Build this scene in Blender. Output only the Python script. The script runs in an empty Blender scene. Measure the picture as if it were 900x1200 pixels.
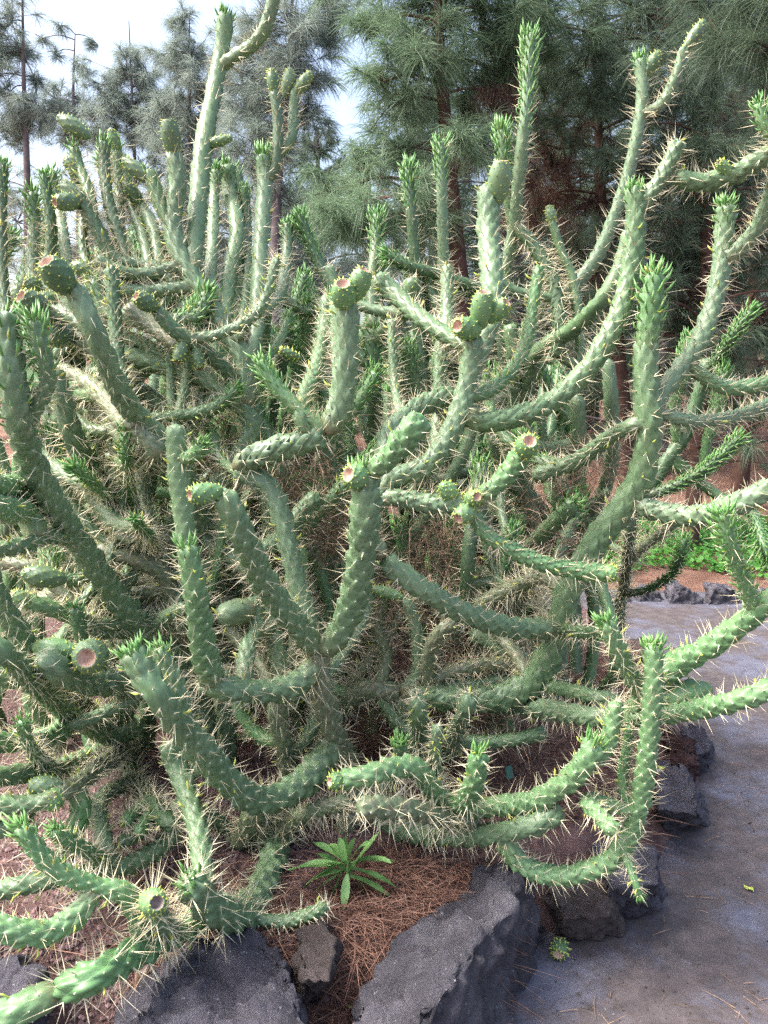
import bpy, bmesh, math
import numpy as np
from mathutils import Vector, noise as mnoise

R = math.radians
rng = np.random.default_rng(7)
scene = bpy.context.scene
COL = scene.collection

# ------------------------------------------------------------------ camera, sky, sun, exposure
CAM_H, PITCH, FPX = 1.55, R(8.0), 924.0          # focal length in pixels of a 900 x 1200 frame
cam_d = bpy.data.cameras.new('camera')
cam_d.sensor_fit = 'VERTICAL'
cam_d.angle_y = 2 * math.atan(600 / FPX)
cam_d.clip_start = 0.02
cam_d.clip_end = 600
cam = bpy.data.objects.new('camera', cam_d)
COL.objects.link(cam)
cam.location = (0, 0, CAM_H)
cam.rotation_euler = (R(90) - PITCH, 0, 0)
scene.camera = cam

SUN_EL, SUN_AZ = R(56), R(-98)                   # azimuth from +Y towards +X: light from the left
world = bpy.data.worlds.new('World')
scene.world = world
world.use_nodes = True
wn = world.node_tree
sky = wn.nodes.new('ShaderNodeTexSky')
sky.sky_type = 'NISHITA'
sky.sun_disc = False
sky.sun_elevation = SUN_EL
sky.sun_rotation = SUN_AZ
sky.dust_density = 7.0
sky.air_density = 1.0
sky.ozone_density = 1.0
bg = wn.nodes['Background']
bg.inputs['Strength'].default_value = 0.15
wn.links.new(sky.outputs['Color'], bg.inputs['Color'])

sun_d = bpy.data.lights.new('sun', 'SUN')
sun_d.energy = 1.5
sun_d.angle = R(24)
sun_d.color = (1.0, 0.985, 0.96)
sun = bpy.data.objects.new('sun', sun_d)
COL.objects.link(sun)
sdir = Vector((math.sin(SUN_AZ) * math.cos(SUN_EL), math.cos(SUN_AZ) * math.cos(SUN_EL), math.sin(SUN_EL)))
sun.rotation_euler = sdir.to_track_quat('Z', 'Y').to_euler()
sun.location = (-4, 2, 8)

scene.view_settings.view_transform = 'Standard'
scene.view_settings.look = 'None'
scene.view_settings.exposure = 1.92
scene.view_settings.gamma = 1.0
scene.cycles.use_denoising = False
scene.cycles.max_bounces = 6
scene.cycles.diffuse_bounces = 3

# ------------------------------------------------------------------ helpers
CP, SP = math.cos(PITCH), math.sin(PITCH)
def pdir(px, py):
    a, b = (px - 450) / FPX, (600 - py) / FPX
    return np.array([a, CP + b * SP, -SP + b * CP])
def P(px, py, d):                                 # point seen at a pixel, d metres ahead along the ground
    v = pdir(px, py)
    return np.array([0, 0, CAM_H]) + v * (d / v[1])
def G(px, py, z=0.0):                             # point seen at a pixel, lying at height z
    v = pdir(px, py)
    return np.array([0, 0, CAM_H]) + v * ((z - CAM_H) / v[2])
def camdepth(p):
    return p[1] * CP - (p[2] - CAM_H) * SP
def rad(wpx, p):
    return 0.5 * wpx * camdepth(p) / FPX
def topx(p):
    z = camdepth(p)
    return 450 + FPX * p[0] / z, 600 - FPX * (p[1] * SP + (p[2] - CAM_H) * CP) / z

def mesh_np(name, V, tris=None, quads=None, smooth=True):
    me = bpy.data.meshes.new(name)
    V = np.asarray(V, dtype=np.float32).reshape(-1, 3)
    nt = 0 if tris is None else len(tris)
    nq = 0 if quads is None else len(quads)
    loops = []
    if nt: loops.append(np.asarray(tris, dtype=np.int32).ravel())
    if nq: loops.append(np.asarray(quads, dtype=np.int32).ravel())
    L = np.concatenate(loops)
    me.vertices.add(len(V)); me.vertices.foreach_set('co', V.ravel())
    me.loops.add(len(L)); me.loops.foreach_set('vertex_index', L)
    me.polygons.add(nt + nq)
    starts = np.concatenate([np.arange(nt) * 3, nt * 3 + np.arange(nq) * 4]).astype(np.int32)
    me.polygons.foreach_set('loop_start', starts)
    me.polygons.foreach_set('use_smooth', np.full(nt + nq, smooth))
    me.update(calc_edges=True)
    return me
def link(name, me, mat=None, parent=None, loc=None, kind=None):
    o = bpy.data.objects.new(name, me)
    COL.objects.link(o)
    if mat is not None:
        for m in (mat if isinstance(mat, (list, tuple)) else [mat]):
            me.materials.append(m)
    if parent is not None: o.parent = parent
    if loc is not None: o.location = loc
    if kind: o['kind'] = kind
    return o
def tag(o, label, cat, group=None):
    o['label'] = label; o['category'] = cat
    if group: o['group'] = group
    return o
def empty(name, loc):
    o = bpy.data.objects.new(name, None)
    COL.objects.link(o); o.location = loc; o.empty_display_size = 0.1
    return o
def unit(a):
    a = np.asarray(a, float)
    return a / np.maximum(np.linalg.norm(a, axis=-1, keepdims=True), 1e-9)

def spikes(base, dirs, length, r, sides=3):
    """thin cones: base points, unit directions, lengths, radii -> verts, tris"""
    n = len(base)
    ref = unit(rng.normal(size=(n, 3)))
    a = unit(np.cross(dirs, ref)); b = np.cross(dirs, a)
    V = np.empty((n, sides + 1, 3))
    for k in range(sides):
        t = 2 * math.pi * k / sides
        V[:, k] = base + (a * math.cos(t) + b * math.sin(t)) * np.asarray(r)[:, None]
    V[:, sides] = base + dirs * np.asarray(length)[:, None]
    i0 = (np.arange(n) * (sides + 1))[:, None]
    T = np.stack([np.stack([i0[:, 0] + k, i0[:, 0] + (k + 1) % sides, i0[:, 0] + sides], 1) for k in range(sides)], 1).reshape(-1, 3)
    return V.reshape(-1, 3), T
def ribbons(p0, p1, p2, w, zbias=None):
    """bent flat needles through three points -> verts, tris, quads"""
    n = len(p0)
    t = unit(p2 - p0)
    s = unit(np.cross(t, unit(rng.normal(size=(n, 3))))) * np.asarray(w).reshape(-1, 1)
    V = np.stack([p0 - s, p0 + s, p1 - s, p1 + s, p2], 1)
    i = np.arange(n) * 5
    Q = np.stack([i, i + 1, i + 3, i + 2], 1)
    T = np.stack([i + 2, i + 3, i + 4], 1)
    return V.reshape(-1, 3), T, Q
def fnoise(x, y, z=0.0):
    return mnoise.noise(Vector((x, y, z)))

# ------------------------------------------------------------------ materials
def new_mat(name, rough=0.6, spec=0.3):
    m = bpy.data.materials.new(name); m.use_nodes = True
    b = m.node_tree.nodes['Principled BSDF']
    b.inputs['Roughness'].default_value = rough
    b.inputs['Specular IOR Level'].default_value = spec
    return m, m.node_tree, b
def noise_node(nt, scale, detail=4, rough=0.55, coord='Object'):
    tc = nt.nodes.new('ShaderNodeTexCoord')
    n = nt.nodes.new('ShaderNodeTexNoise')
    n.inputs['Scale'].default_value = scale; n.inputs['Detail'].default_value = detail; n.inputs['Roughness'].default_value = rough
    nt.links.new(tc.outputs[coord], n.inputs['Vector'])
    return n
def ramp(nt, fac, stops):
    r = nt.nodes.new('ShaderNodeValToRGB')
    els = r.color_ramp.elements
    while len(els) < len(stops): els.new(0.5)
    for e, (p, c) in zip(els, stops):
        e.position = p; e.color = (*c, 1)
    nt.links.new(fac, r.inputs['Fac'])
    return r
def mix(nt, fac, a, b, mode='MIX'):
    m = nt.nodes.new('ShaderNodeMix'); m.data_type = 'RGBA'; m.blend_type = mode
    for s, v in ((0, fac), (6, a), (7, b)):
        if hasattr(v, 'links') or hasattr(v, 'node'):
            nt.links.new(v, m.inputs[s])
        else:
            m.inputs[s].default_value = v if s == 0 else (*v, 1)
    return m.outputs[2]
def bump(nt, bsdf, height, strength=0.3, dist=0.01):
    b = nt.nodes.new('ShaderNodeBump')
    b.inputs['Strength'].default_value = strength; b.inputs['Distance'].default_value = dist
    nt.links.new(height, b.inputs['Height'])
    nt.links.new(b.outputs['Normal'], bsdf.inputs['Normal'])
def objrand(nt):
    return nt.nodes.new('ShaderNodeObjectInfo').outputs['Random']

def stem_mat(name, c1, c2, c3, corky=0.0):
    m, nt, b = new_mat(name, 0.42, 0.45)
    n = noise_node(nt, 11, 6, 0.65)
    col = ramp(nt, n.outputs['Fac'], [(0.3, c1), (0.7, c2)]).outputs['Color']
    col = mix(nt, objrand(nt), col, mix(nt, 0.6, col, c3))
    n2 = noise_node(nt, 34, 5, 0.7)
    sc = ramp(nt, n2.outputs['Fac'], [(0.58 - 0.16 * corky, (0, 0, 0)), (0.74 - 0.12 * corky, (1, 1, 1))])
    f = nt.nodes.new('ShaderNodeMath'); f.operation = 'MULTIPLY'; f.inputs[1].default_value = 0.35 + 0.5 * corky
    nt.links.new(sc.outputs['Color'], f.inputs[0])
    col = mix(nt, f.outputs[0], col, (0.27, 0.24, 0.17))
    at = nt.nodes.new('ShaderNodeAttribute'); at.attribute_name = 'cork'
    nb = noise_node(nt, 26, 5, 0.7)
    ad = nt.nodes.new('ShaderNodeMath'); ad.operation = 'MULTIPLY'
    rb_ = ramp(nt, nb.outputs['Fac'], [(0.30, (0.25, 0.25, 0.25)), (0.62, (1, 1, 1))])
    nt.links.new(at.outputs['Fac'], ad.inputs[0]); nt.links.new(rb_.outputs['Color'], ad.inputs[1])
    col = mix(nt, ad.outputs[0], col, (0.20, 0.145, 0.085))
    nt.links.new(col, b.inputs['Base Color'])
    n3 = noise_node(nt, 160, 3)
    bump(nt, b, n3.outputs['Fac'], 0.25, 0.002)
    b.inputs['Subsurface Weight'].default_value = 0.0
    return m
M = {}
M['g'] = stem_mat('stem_glaucous_green', (0.076, 0.150, 0.064), (0.146, 0.232, 0.114), (0.172, 0.250, 0.158))
M['b'] = stem_mat('stem_fresh_green', (0.072, 0.178, 0.062), (0.136, 0.258, 0.112), (0.160, 0.270, 0.130))
M['d'] = stem_mat('stem_dark_green', (0.045, 0.102, 0.042), (0.085, 0.158, 0.072), (0.100, 0.150, 0.088))
M['o'] = stem_mat('stem_old_corky', (0.105, 0.165, 0.080), (0.170, 0.220, 0.125), (0.165, 0.185, 0.120), 0.7)

def simple(name, c1, c2, scale=20, rough=0.6, spec=0.3, transl=0.0):
    m, nt, b = new_mat(name, rough, spec)
    n = noise_node(nt, scale, 3)
    col = ramp(nt, n.outputs['Fac'], [(0.3, c1), (0.7, c2)]).outputs['Color']
    nt.links.new(col, b.inputs['Base Color'])
    if transl:
        tr = nt.nodes.new('ShaderNodeBsdfTranslucent'); nt.links.new(col, tr.inputs['Color'])
        mx = nt.nodes.new('ShaderNodeMixShader'); mx.inputs[0].default_value = transl
        nt.links.new(b.outputs[0], mx.inputs[1]); nt.links.new(tr.outputs[0], mx.inputs[2])
        nt.links.new(mx.outputs[0], nt.nodes['Material Output'].inputs['Surface'])
    return m
M['spine'] = simple('spine_straw', (0.48, 0.41, 0.25), (0.78, 0.73, 0.54), 14, 0.5)
M['leaf'] = simple('cactus_leaf_green', (0.070, 0.200, 0.050), (0.160, 0.310, 0.090), 22, 0.4, 0.4)
M['yleaf'] = simple('cactus_leaf_yellow', (0.26, 0.40, 0.07), (0.56, 0.52, 0.11), 30, 0.45, 0.4)
M['dish'] = simple('fruit_scar_tan', (0.28, 0.165, 0.120), (0.56, 0.40, 0.32), 70, 0.8, 0.1)
M['dishd'] = simple('fruit_scar_grey', (0.13, 0.10, 0.09), (0.34, 0.28, 0.26), 60, 0.85, 0.1)
M['areole'] = simple('areole_wool', (0.40, 0.38, 0.26), (0.62, 0.60, 0.46), 60, 0.9, 0.1)
M['needle'] = simple('pine_needles_green', (0.100, 0.172, 0.100), (0.225, 0.320, 0.195), 1.6, 0.5, 0.3, 0.4)
M['needle_far'] = simple('pine_needles_bluish_hazed', (0.180, 0.240, 0.205), (0.340, 0.400, 0.350), 0.9, 0.55, 0.3, 0.45)  # bluish needles, colour paled to stand in for haze over the distant pines
M['needle_dk'] = simple('pine_needles_shade_dark', (0.055, 0.095, 0.062), (0.140, 0.200, 0.125), 1.4, 0.5, 0.3, 0.35)  # darker needle copy, the shade of the grove is put into its colour
M['needle_dead'] = simple('pine_needles_dead', (0.070, 0.040, 0.030), (0.165, 0.100, 0.078), 3.0, 0.7, 0.2, 0.2)
M['bark'] = simple('pine_bark', (0.040, 0.025, 0.021), (0.115, 0.064, 0.050), 9, 0.9, 0.1)
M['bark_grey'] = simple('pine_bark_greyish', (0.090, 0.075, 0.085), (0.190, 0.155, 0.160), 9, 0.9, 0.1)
M['litter'] = simple('fallen_pine_needles', (0.130, 0.066, 0.048), (0.320, 0.190, 0.140), 26, 0.75, 0.2)
M['litter_old'] = simple('dry_brown_tangle', (0.085, 0.050, 0.038), (0.330, 0.230, 0.160), 60, 0.8, 0.15)
M['weed'] = simple('weed_leaf', (0.120, 0.270, 0.080), (0.240, 0.420, 0.150), 24, 0.45, 0.4, 0.25)
M['clover'] = simple('clover_leaf', (0.050, 0.185, 0.030), (0.130, 0.360, 0.060), 3, 0.5, 0.3, 0.25)
M['gravel'] = simple('cinder_gravel', (0.100, 0.062, 0.064), (0.260, 0.180, 0.178), 45, 0.9, 0.1)
M['plate'] = simple('label_green', (0.010, 0.110, 0.080), (0.020, 0.150, 0.110), 12, 0.35, 0.5)
M['metal'] = simple('label_stake', (0.05, 0.05, 0.05), (0.09, 0.09, 0.09), 12, 0.5, 0.5)

def rock_mat(name, c1, c2, c3, speck=(0.42, 0.42, 0.45)):
    m, nt, b = new_mat(name, 0.75, 0.3)
    n = noise_node(nt, 7, 8, 0.65)
    col = ramp(nt, n.outputs['Fac'], [(0.28, c1), (0.52, c2), (0.75, c3)]).outputs['Color']
    n2 = noise_node(nt, 62, 4, 0.6)
    s = ramp(nt, n2.outputs['Fac'], [(0.655, (0, 0, 0)), (0.72, (1, 1, 1))])
    col = mix(nt, s.outputs['Color'], col, speck)
    nt.links.new(col, b.inputs['Base Color'])
    n3 = noise_node(nt, 30, 10, 0.72)
    bump(nt, b, n3.outputs['Fac'], 1.0, 0.06)
    return m
M['rock'] = rock_mat('basalt_blue_grey', (0.045, 0.043, 0.054), (0.108, 0.103, 0.125), (0.215, 0.206, 0.238))
M['rockd'] = rock_mat('basalt_dark', (0.042, 0.040, 0.053), (0.104, 0.100, 0.128), (0.220, 0.212, 0.252))
M['rockb'] = rock_mat('basalt_brownish', (0.065, 0.050, 0.048), (0.120, 0.098, 0.096), (0.185, 0.155, 0.150), (0.28, 0.25, 0.24))
M['cinder'] = rock_mat('red_cinder', (0.030, 0.014, 0.014), (0.070, 0.032, 0.030), (0.120, 0.060, 0.055), (0.16, 0.09, 0.08))

def path_mat():
    m, nt, b = new_mat('worn_stone_path', 0.62, 0.4)
    n = noise_node(nt, 1.9, 8, 0.66)
    fac = ramp(nt, n.outputs['Fac'], [(0.41, (0, 0, 0)), (0.53, (1, 1, 1))]).outputs['Color']
    n2 = noise_node(nt, 14, 7, 0.7)
    slab = ramp(nt, n2.outputs['Fac'], [(0.3, (0.074, 0.076, 0.102)), (0.7, (0.136, 0.140, 0.184))]).outputs['Color']
    dirt = ramp(nt, n2.outputs['Fac'], [(0.3, (0.040, 0.034, 0.036)), (0.72, (0.105, 0.087, 0.088))]).outputs['Color']
    col = mix(nt, fac, slab, dirt)
    v = nt.nodes.new('ShaderNodeTexVoronoi'); v.feature = 'DISTANCE_TO_EDGE'; v.inputs['Scale'].default_value = 2.6
    tc = nt.nodes.new('ShaderNodeTexCoord')
    nv = noise_node(nt, 5, 4, 0.6)
    vec = mix(nt, 0.12, tc.outputs['Object'], nv.outputs['Color'])
    nt.links.new(vec, v.inputs['Vector'])
    cr = ramp(nt, v.outputs['Distance'], [(0.0, (1, 1, 1)), (0.012, (0, 0, 0))])
    f = nt.nodes.new('ShaderNodeMath'); f.operation = 'MULTIPLY'; f.inputs[1].default_value = 0.5
    nt.links.new(cr.outputs['Color'], f.inputs[0])
    col = mix(nt, f.outputs[0], col, (0.055, 0.048, 0.05))
    n4 = noise_node(nt, 120, 3, 0.6)
    sp = ramp(nt, n4.outputs['Fac'], [(0.69, (0, 0, 0)), (0.74, (1, 1, 1))])
    col = mix(nt, sp.outputs['Color'], col, (0.27, 0.25, 0.24))
    nt.links.new(col, b.inputs['Base Color'])
    rr = ramp(nt, n.outputs['Fac'], [(0.40, (0.45, 0.45, 0.45)), (0.6, (0.85, 0.85, 0.85))])
    nt.links.new(rr.outputs['Color'], b.inputs['Roughness'])
    n3 = noise_node(nt, 26, 9, 0.7)
    bump(nt, b, n3.outputs['Fac'], 0.4, 0.010)
    return m
M['path'] = path_mat()
def soil_mat(name, c1, c2, c3, sc=11):
    m, nt, b = new_mat(name, 0.95, 0.1)
    n = noise_node(nt, sc, 8, 0.7)
    col = ramp(nt, n.outputs['Fac'], [(0.3, c1), (0.5, c2), (0.72, c3)]).outputs['Color']
    nt.links.new(col, b.inputs['Base Color'])
    n3 = noise_node(nt, 60, 8, 0.75)
    bump(nt, b, n3.outputs['Fac'], 0.9, 0.02)
    return m
M['soil'] = soil_mat('bed_soil', (0.070, 0.042, 0.040), (0.140, 0.088, 0.084), (0.220, 0.150, 0.145))
M['earth'] = soil_mat('red_brown_earth', (0.110, 0.062, 0.045), (0.185, 0.105, 0.078), (0.260, 0.160, 0.115), 3)

# ------------------------------------------------------------------ the setting
def sm(a, b, x):
    t = min(max((x - a) / (b - a), 0), 1)
    return t * t * (3 - 2 * t)
def hill(x, y):
    z = 0.10 * sm(6.6, 9, y) + 0.5 * sm(9.5, 14, y) + 4.5 * sm(13, 60, y) - 0.02
    if y > 7: z += 0.10 * fnoise(x * 0.4, y * 0.4)
    return z - 0.03
def grid_mesh(name, xs, ys, zf):
    X, Y = np.meshgrid(xs, ys)
    Z = np.vectorize(zf)(X, Y)
    V = np.stack([X, Y, Z], -1).reshape(-1, 3)
    nx, ny = len(xs), len(ys)
    i = (np.arange(ny - 1)[:, None] * nx + np.arange(nx - 1)[None]).ravel()
    return mesh_np(name, V, quads=np.stack([i, i + 1, i + nx + 1, i + nx], 1))
gx = np.concatenate([np.linspace(-200, -14, 14), np.linspace(-12, 12, 60), np.linspace(14, 200, 14)])
gy = np.concatenate([np.linspace(-60, -2, 8), np.linspace(0, 16, 50), np.linspace(18, 60, 16), np.linspace(80, 300, 6)])
link('ground', grid_mesh('ground', gx, gy, hill), M['earth'], kind='structure')
def path_z(x, y):
    return 0.010 * fnoise(x * 1.3, y * 1.3) + 0.004 * fnoise(x * 5, y * 5)
link('path', grid_mesh('path', np.linspace(-7, 9, 120), np.concatenate([np.linspace(-1.5, 4, 70), np.linspace(4.1, 6.35, 16)]), path_z), M['path'], kind='structure')

# planting bed: outline on the ground, clockwise from the front left
bed_px = [(-420, 1290), (60, 1255), (330, 1250), (520, 1240), (610, 1195), (650, 1110), (735, 1085), (790, 1010), (836, 925), (828, 868), (775, 812), (735, 765), (700, 728)]
bed_out = [G(x, y)[:2] for x, y in bed_px] + [np.array([1.2, 5.95]), np.array([-1.0, 6.15]), np.array([-4.2, 6.0]), np.array([-4.6, 3.0])]
bed_out = np.array(bed_out)
def seg_dist(x, y):
    a = bed_out; b = np.roll(bed_out, -1, 0); p = np.array([x, y])
    ab = b - a; t = np.clip(((p - a) * ab).sum(1) / (ab * ab).sum(1), 0, 1)
    d = np.linalg.norm(a + ab * t[:, None] - p, axis=1).min()
    c = ((a[:, 1] > y) != (b[:, 1] > y)) & (x < (b[:, 0] - a[:, 0]) * (y - a[:, 1]) / (b[:, 1] - a[:, 1] + 1e-12) + a[:, 0])
    return d if c.sum() % 2 else -d
def bed_z(x, y):
    d = seg_dist(x, y)
    if d < 0: return -0.06 + max(d, -0.05)
    z = -0.05 + 0.25 * sm(0.0, 0.20, d) + 0.05 * sm(0.2, 1.0, d)
    z += 0.03 * fnoise(x * 2.1, y * 2.1, 3) * sm(0.1, 0.5, d) + 0.012 * fnoise(x * 9, y * 9, 5)
    return z
_bx = np.linspace(-4.7, 2.0, 150); _by = np.linspace(1.3, 6.3, 120)
link('planting_bed', grid_mesh('planting_bed', _bx, _by, bed_z), M['soil'], kind='structure')

# ------------------------------------------------------------------ rocks
def rock(name, pts, mat, label, cat='rock', group=None, seed=1, rough=0.035, cuts=4, fine=0.009):
    bm = bmesh.new()
    for p in pts: bm.verts.new(p)
    bmesh.ops.convex_hull(bm, input=bm.verts)
    for v in [v for v in bm.verts if not v.link_faces]: bm.verts.remove(v)
    bmesh.ops.triangulate(bm, faces=bm.faces)
    for _ in range(cuts + 1):
        long = [e for e in bm.edges if e.calc_length() > 0.019]
        if not long: break
        bmesh.ops.subdivide_edges(bm, edges=long, cuts=1, use_grid_fill=True)
        bmesh.ops.triangulate(bm, faces=[f for f in bm.faces if len(f.verts) > 3])
    for _ in range(1):
        bmesh.ops.smooth_vert(bm, verts=bm.verts, factor=0.35, use_axis_x=True, use_axis_y=True, use_axis_z=True)
    bm.normal_update()
    for v in bm.verts:
        c = v.co
        n = mnoise.fractal(c * 5 + Vector((seed * 7.3, 0, 0)), 0.8, 2.2, 4) * rough
        q = c * 17 + Vector((0, seed * 3.1, 0))
        n += (abs(mnoise.noise(q)) - 0.25) * fine * 3.2 + (abs(mnoise.noise(c * 41)) - .25) * fine * 1.5
        vd = mnoise.voronoi(c * 8 + Vector((seed, 0, 0)))[0]
        n -= max(0.0, 0.12 - (vd[1] - vd[0])) * 0.09
        n += (mnoise.cell(c * 11 + Vector((0, 0, seed))) - .5) * 0.006
        v.co = c + v.normal * n
    org = np.mean(np.array(pts), 0); org[2] = min(p[2] for p in pts)
    for v in bm.verts: v.co -= Vector(org)
    me = bpy.data.meshes.new(name); bm.to_mesh(me); bm.free()
    for p in me.polygons: p.use_smooth = True
    o = link(name, me, mat, loc=org)
    return tag(o, label, cat, group)
def hullpts(top, zt, base, zb=-0.06):
    out = []
    for i, t in enumerate(top):
        z = zt[i] if isinstance(zt, (list, tuple)) else zt
        out.append(tuple(G(t[0], t[1], z)))
    for b in base:
        out.append(tuple(G(b[0], b[1], zb)))
    return out
RK = 'basalt rocks edging the bed'
rock('boulder', hullpts([(556, 1010), (592, 1004), (608, 1022), (600, 1060), (540, 1130), (395, 1215), (420, 1165), (480, 1085), (470, 1240)],
     [.25, .28, .28, .29, .29, .22, .22, .23, .27], [(648, 1105), (628, 1170), (600, 1230), (520, 1330), (400, 1350), (430, 1210), (560, 1100)]),
     M['rock'], 'large flat-topped blue-grey basalt boulder edging the path in front of the pine needle litter', group=RK, seed=2, rough=0.03)
rock('boulder', hullpts([(235, 1095), (300, 1098), (335, 1120), (352, 1170), (360, 1230), (180, 1175), (150, 1230), (200, 1120)],
     [.24, .25, .25, .25, .25, .23, .22, .22], [(360, 1310), (160, 1330), (110, 1290), (150, 1180), (330, 1180)]),
     M['rockd'], 'dark bluish basalt boulder with white flecks beneath the trailing cactus arm', group=RK, seed=5, rough=0.05)
rock('boulder', hullpts([(345, 1085), (378, 1080), (392, 1110), (385, 1150), (355, 1150)], .26, [(395, 1160), (350, 1190), (335, 1130), (390, 1100)], 0.05),
     M['rockb'], 'small brownish rock half buried between the two big boulders', group=RK, seed=8, rough=0.02)
rock('boulder', hullpts([(-30, 1120), (20, 1118), (42, 1150), (30, 1190), (-20, 1220)], [.26, .27, .25, .24, .24], [(50, 1230), (-40, 1260), (-60, 1150), (30, 1150)]),
     M['rockd'], 'dark rock at the bed edge below the drooping left cactus arm', group=RK, seed=11, rough=0.04)
rock('boulder', hullpts([(640, 1035), (700, 1025), (722, 1050), (718, 1075), (660, 1080)], [.16, .18, .16, .12, .12], [(740, 1110), (650, 1118), (635, 1060), (700, 1060)]),
     M['rockb'], 'low brown slab rock between the flat-topped boulder and the angular grey one', group=RK, seed=14, rough=0.02)
rock('boulder', hullpts([(690, 985), (735, 975), (768, 1000), (772, 1035), (715, 1040)], [.22, .24, .22, .18, .2], [(785, 1050), (770, 1085), (705, 1095), (700, 1020)]),
     M['rockd'], 'angular dark grey rock under the upswept cactus arm beside the path', group=RK, seed=17, rough=0.03)
rock('boulder', hullpts([(765, 893), (795, 888), (815, 920), (822, 955), (772, 950)], [.2, .22, .2, .17, .18], [(828, 968), (775, 985), (750, 930), (815, 915)]),
     M['rock'], 'grey rock with a smooth face next to the red cinder lump', group=RK, seed=21, rough=0.025)
rock('boulder', hullpts([(800, 852), (822, 850), (832, 880), (815, 885)], [.15, .16, .13, .13], [(838, 915), (812, 922), (795, 880), (835, 880)]),
     M['rockd'], 'small slanted grey rock leaning on the red cinder lump', group=RK, seed=24, rough=0.02)
rock('cinder_lump', hullpts([(780, 868), (797, 860), (812, 880), (806, 900), (785, 900)], .22, [(815, 918), (780, 918), (775, 885), (812, 890)], 0.03),
     M['cinder'], 'dark red porous cinder lump wedged among the grey edging rocks', 'rock', RK, seed=27, rough=0.03, fine=0.03)
rock('boulder', hullpts([(738, 748), (752, 745), (762, 765), (742, 768)], [.14, .15, .12, .12], [(770, 790), (735, 790), (732, 762), (765, 765)]),
     M['rockb'], 'low rock at the bed corner behind the paired cactus shoots', group=RK, seed=29, rough=0.02)
FR = 'rocks along the far path edge'
for i, (x0, x1, yt, yb, lab) in enumerate([
        (782, 826, 687, 708, 'rounded grey rock on the far path edge, with a flat pale top'),
        (828, 872, 686, 709, 'craggy grey rock on the far path edge beside the rounded one'),
        (690, 745, 696, 708, 'low grey rock on the far path edge below the drooping dark shoot'),
        (746, 780, 692, 706, 'small grey rock on the far path edge left of the rounded one'),
        (880, 935, 690, 708, 'low dark rock on the far path edge right of the craggy one')]):
    b = [G(x0, yb), G(x1, yb), G(x1, yb - 9), G(x0, yb - 9)]
    h = (yb - yt) * camdepth(b[0]) / FPX
    w = b[1][0] - b[0][0]
    pts = [tuple(p - np.array([0, 0, 0.05])) for p in b]
    for fx, fy in ((.2, .1), (.55, .05), (.85, .2), (.8, .8), (.4, .9), (.15, .7)):
        p = b[0] + np.array([w * fx, (b[3][1] - b[0][1]) * fy, h * (0.8 + 0.3 * math.sin(i * 2 + fx * 5))])
        pts.append(tuple(p))
    rock('edging_rock', pts, M['rock'], lab, group=FR, seed=40 + i, rough=0.03, cuts=4)

# ------------------------------------------------------------------ cactus stems
def catmull(pts, n=14):
    pts = np.asarray(pts, float)
    if len(pts) == 2:
        return pts[0] + (pts[1] - pts[0]) * np.linspace(0, 1, n)[:, None]
    a = np.vstack([2 * pts[0] - pts[1], pts, 2 * pts[-1] - pts[-2]])
    out = []
    for i in range(1, len(a) - 2):
        p0, p1, p2, p3 = a[i - 1:i + 3]
        t = np.linspace(0, 1, n, endpoint=False)[:, None]
        out.append(0.5 * (2 * p1 + (p2 - p0) * t + (2 * p0 - 5 * p1 + 4 * p2 - p3) * t ** 2 + (3 * p1 - p0 - 3 * p2 + p3) * t ** 3))
    out.append(pts[-1:])
    return np.vstack(out)
def frames(C):
    T = unit(np.gradient(C, axis=0))
    n = np.cross(T[0], [0.3, 1, 0.2]); n /= np.linalg.norm(n)
    N = np.empty_like(C)
    for i in range(len(C)):
        n = n - T[i] * n.dot(T[i]); n /= np.linalg.norm(n)
        N[i] = n
    return T, N, np.cross(T, N)

BR = {}           # branch id -> dict(C, R, obj, plant)
PLANT = {}
def near_branch(plant, p, maxz):
    best = None
    for k, b in BR.items():
        if b['plant'] != plant: continue
        d = np.linalg.norm(b['C'] - p, axis=1) + np.where(b['C'][:, 2] > maxz, 0.6, 0) + np.where(b['C'][:, 1] < p[1] - 0.05, 0.25, 0)
        i = int(d.argmin())
        if best is None or d[i] < best[0]: best = (d[i], b['C'][i])
    return best
def leaf_mesh(base, d0, d1, L, r):
    """terete pointed leaves bending from d0 to d1"""
    n = len(base)
    mid = base + d0 * (L * 0.5)[:, None]
    tip = mid + d1 * (L * 0.55)[:, None]
    a = unit(np.cross(d0, unit(rng.normal(size=(n, 3))))); b = np.cross(d0, a)
    V = np.empty((n, 9, 3))
    for k in range(4):
        t = math.pi / 2 * k
        o = a * math.cos(t) + b * math.sin(t)
        V[:, k] = base + o * (r * 0.75)[:, None]
        V[:, 4 + k] = mid + o * r[:, None]
    V[:, 8] = tip
    i = np.arange(n) * 9
    Q = np.concatenate([np.stack([i + k, i + (k + 1) % 4, i + 4 + (k + 1) % 4, i + 4 + k], 1) for k in range(4)])
    T = np.concatenate([np.stack([i + 4 + k, i + 4 + (k + 1) % 4, i + 8], 1) for k in range(4)])
    return V.reshape(-1, 3), T, Q

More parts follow.
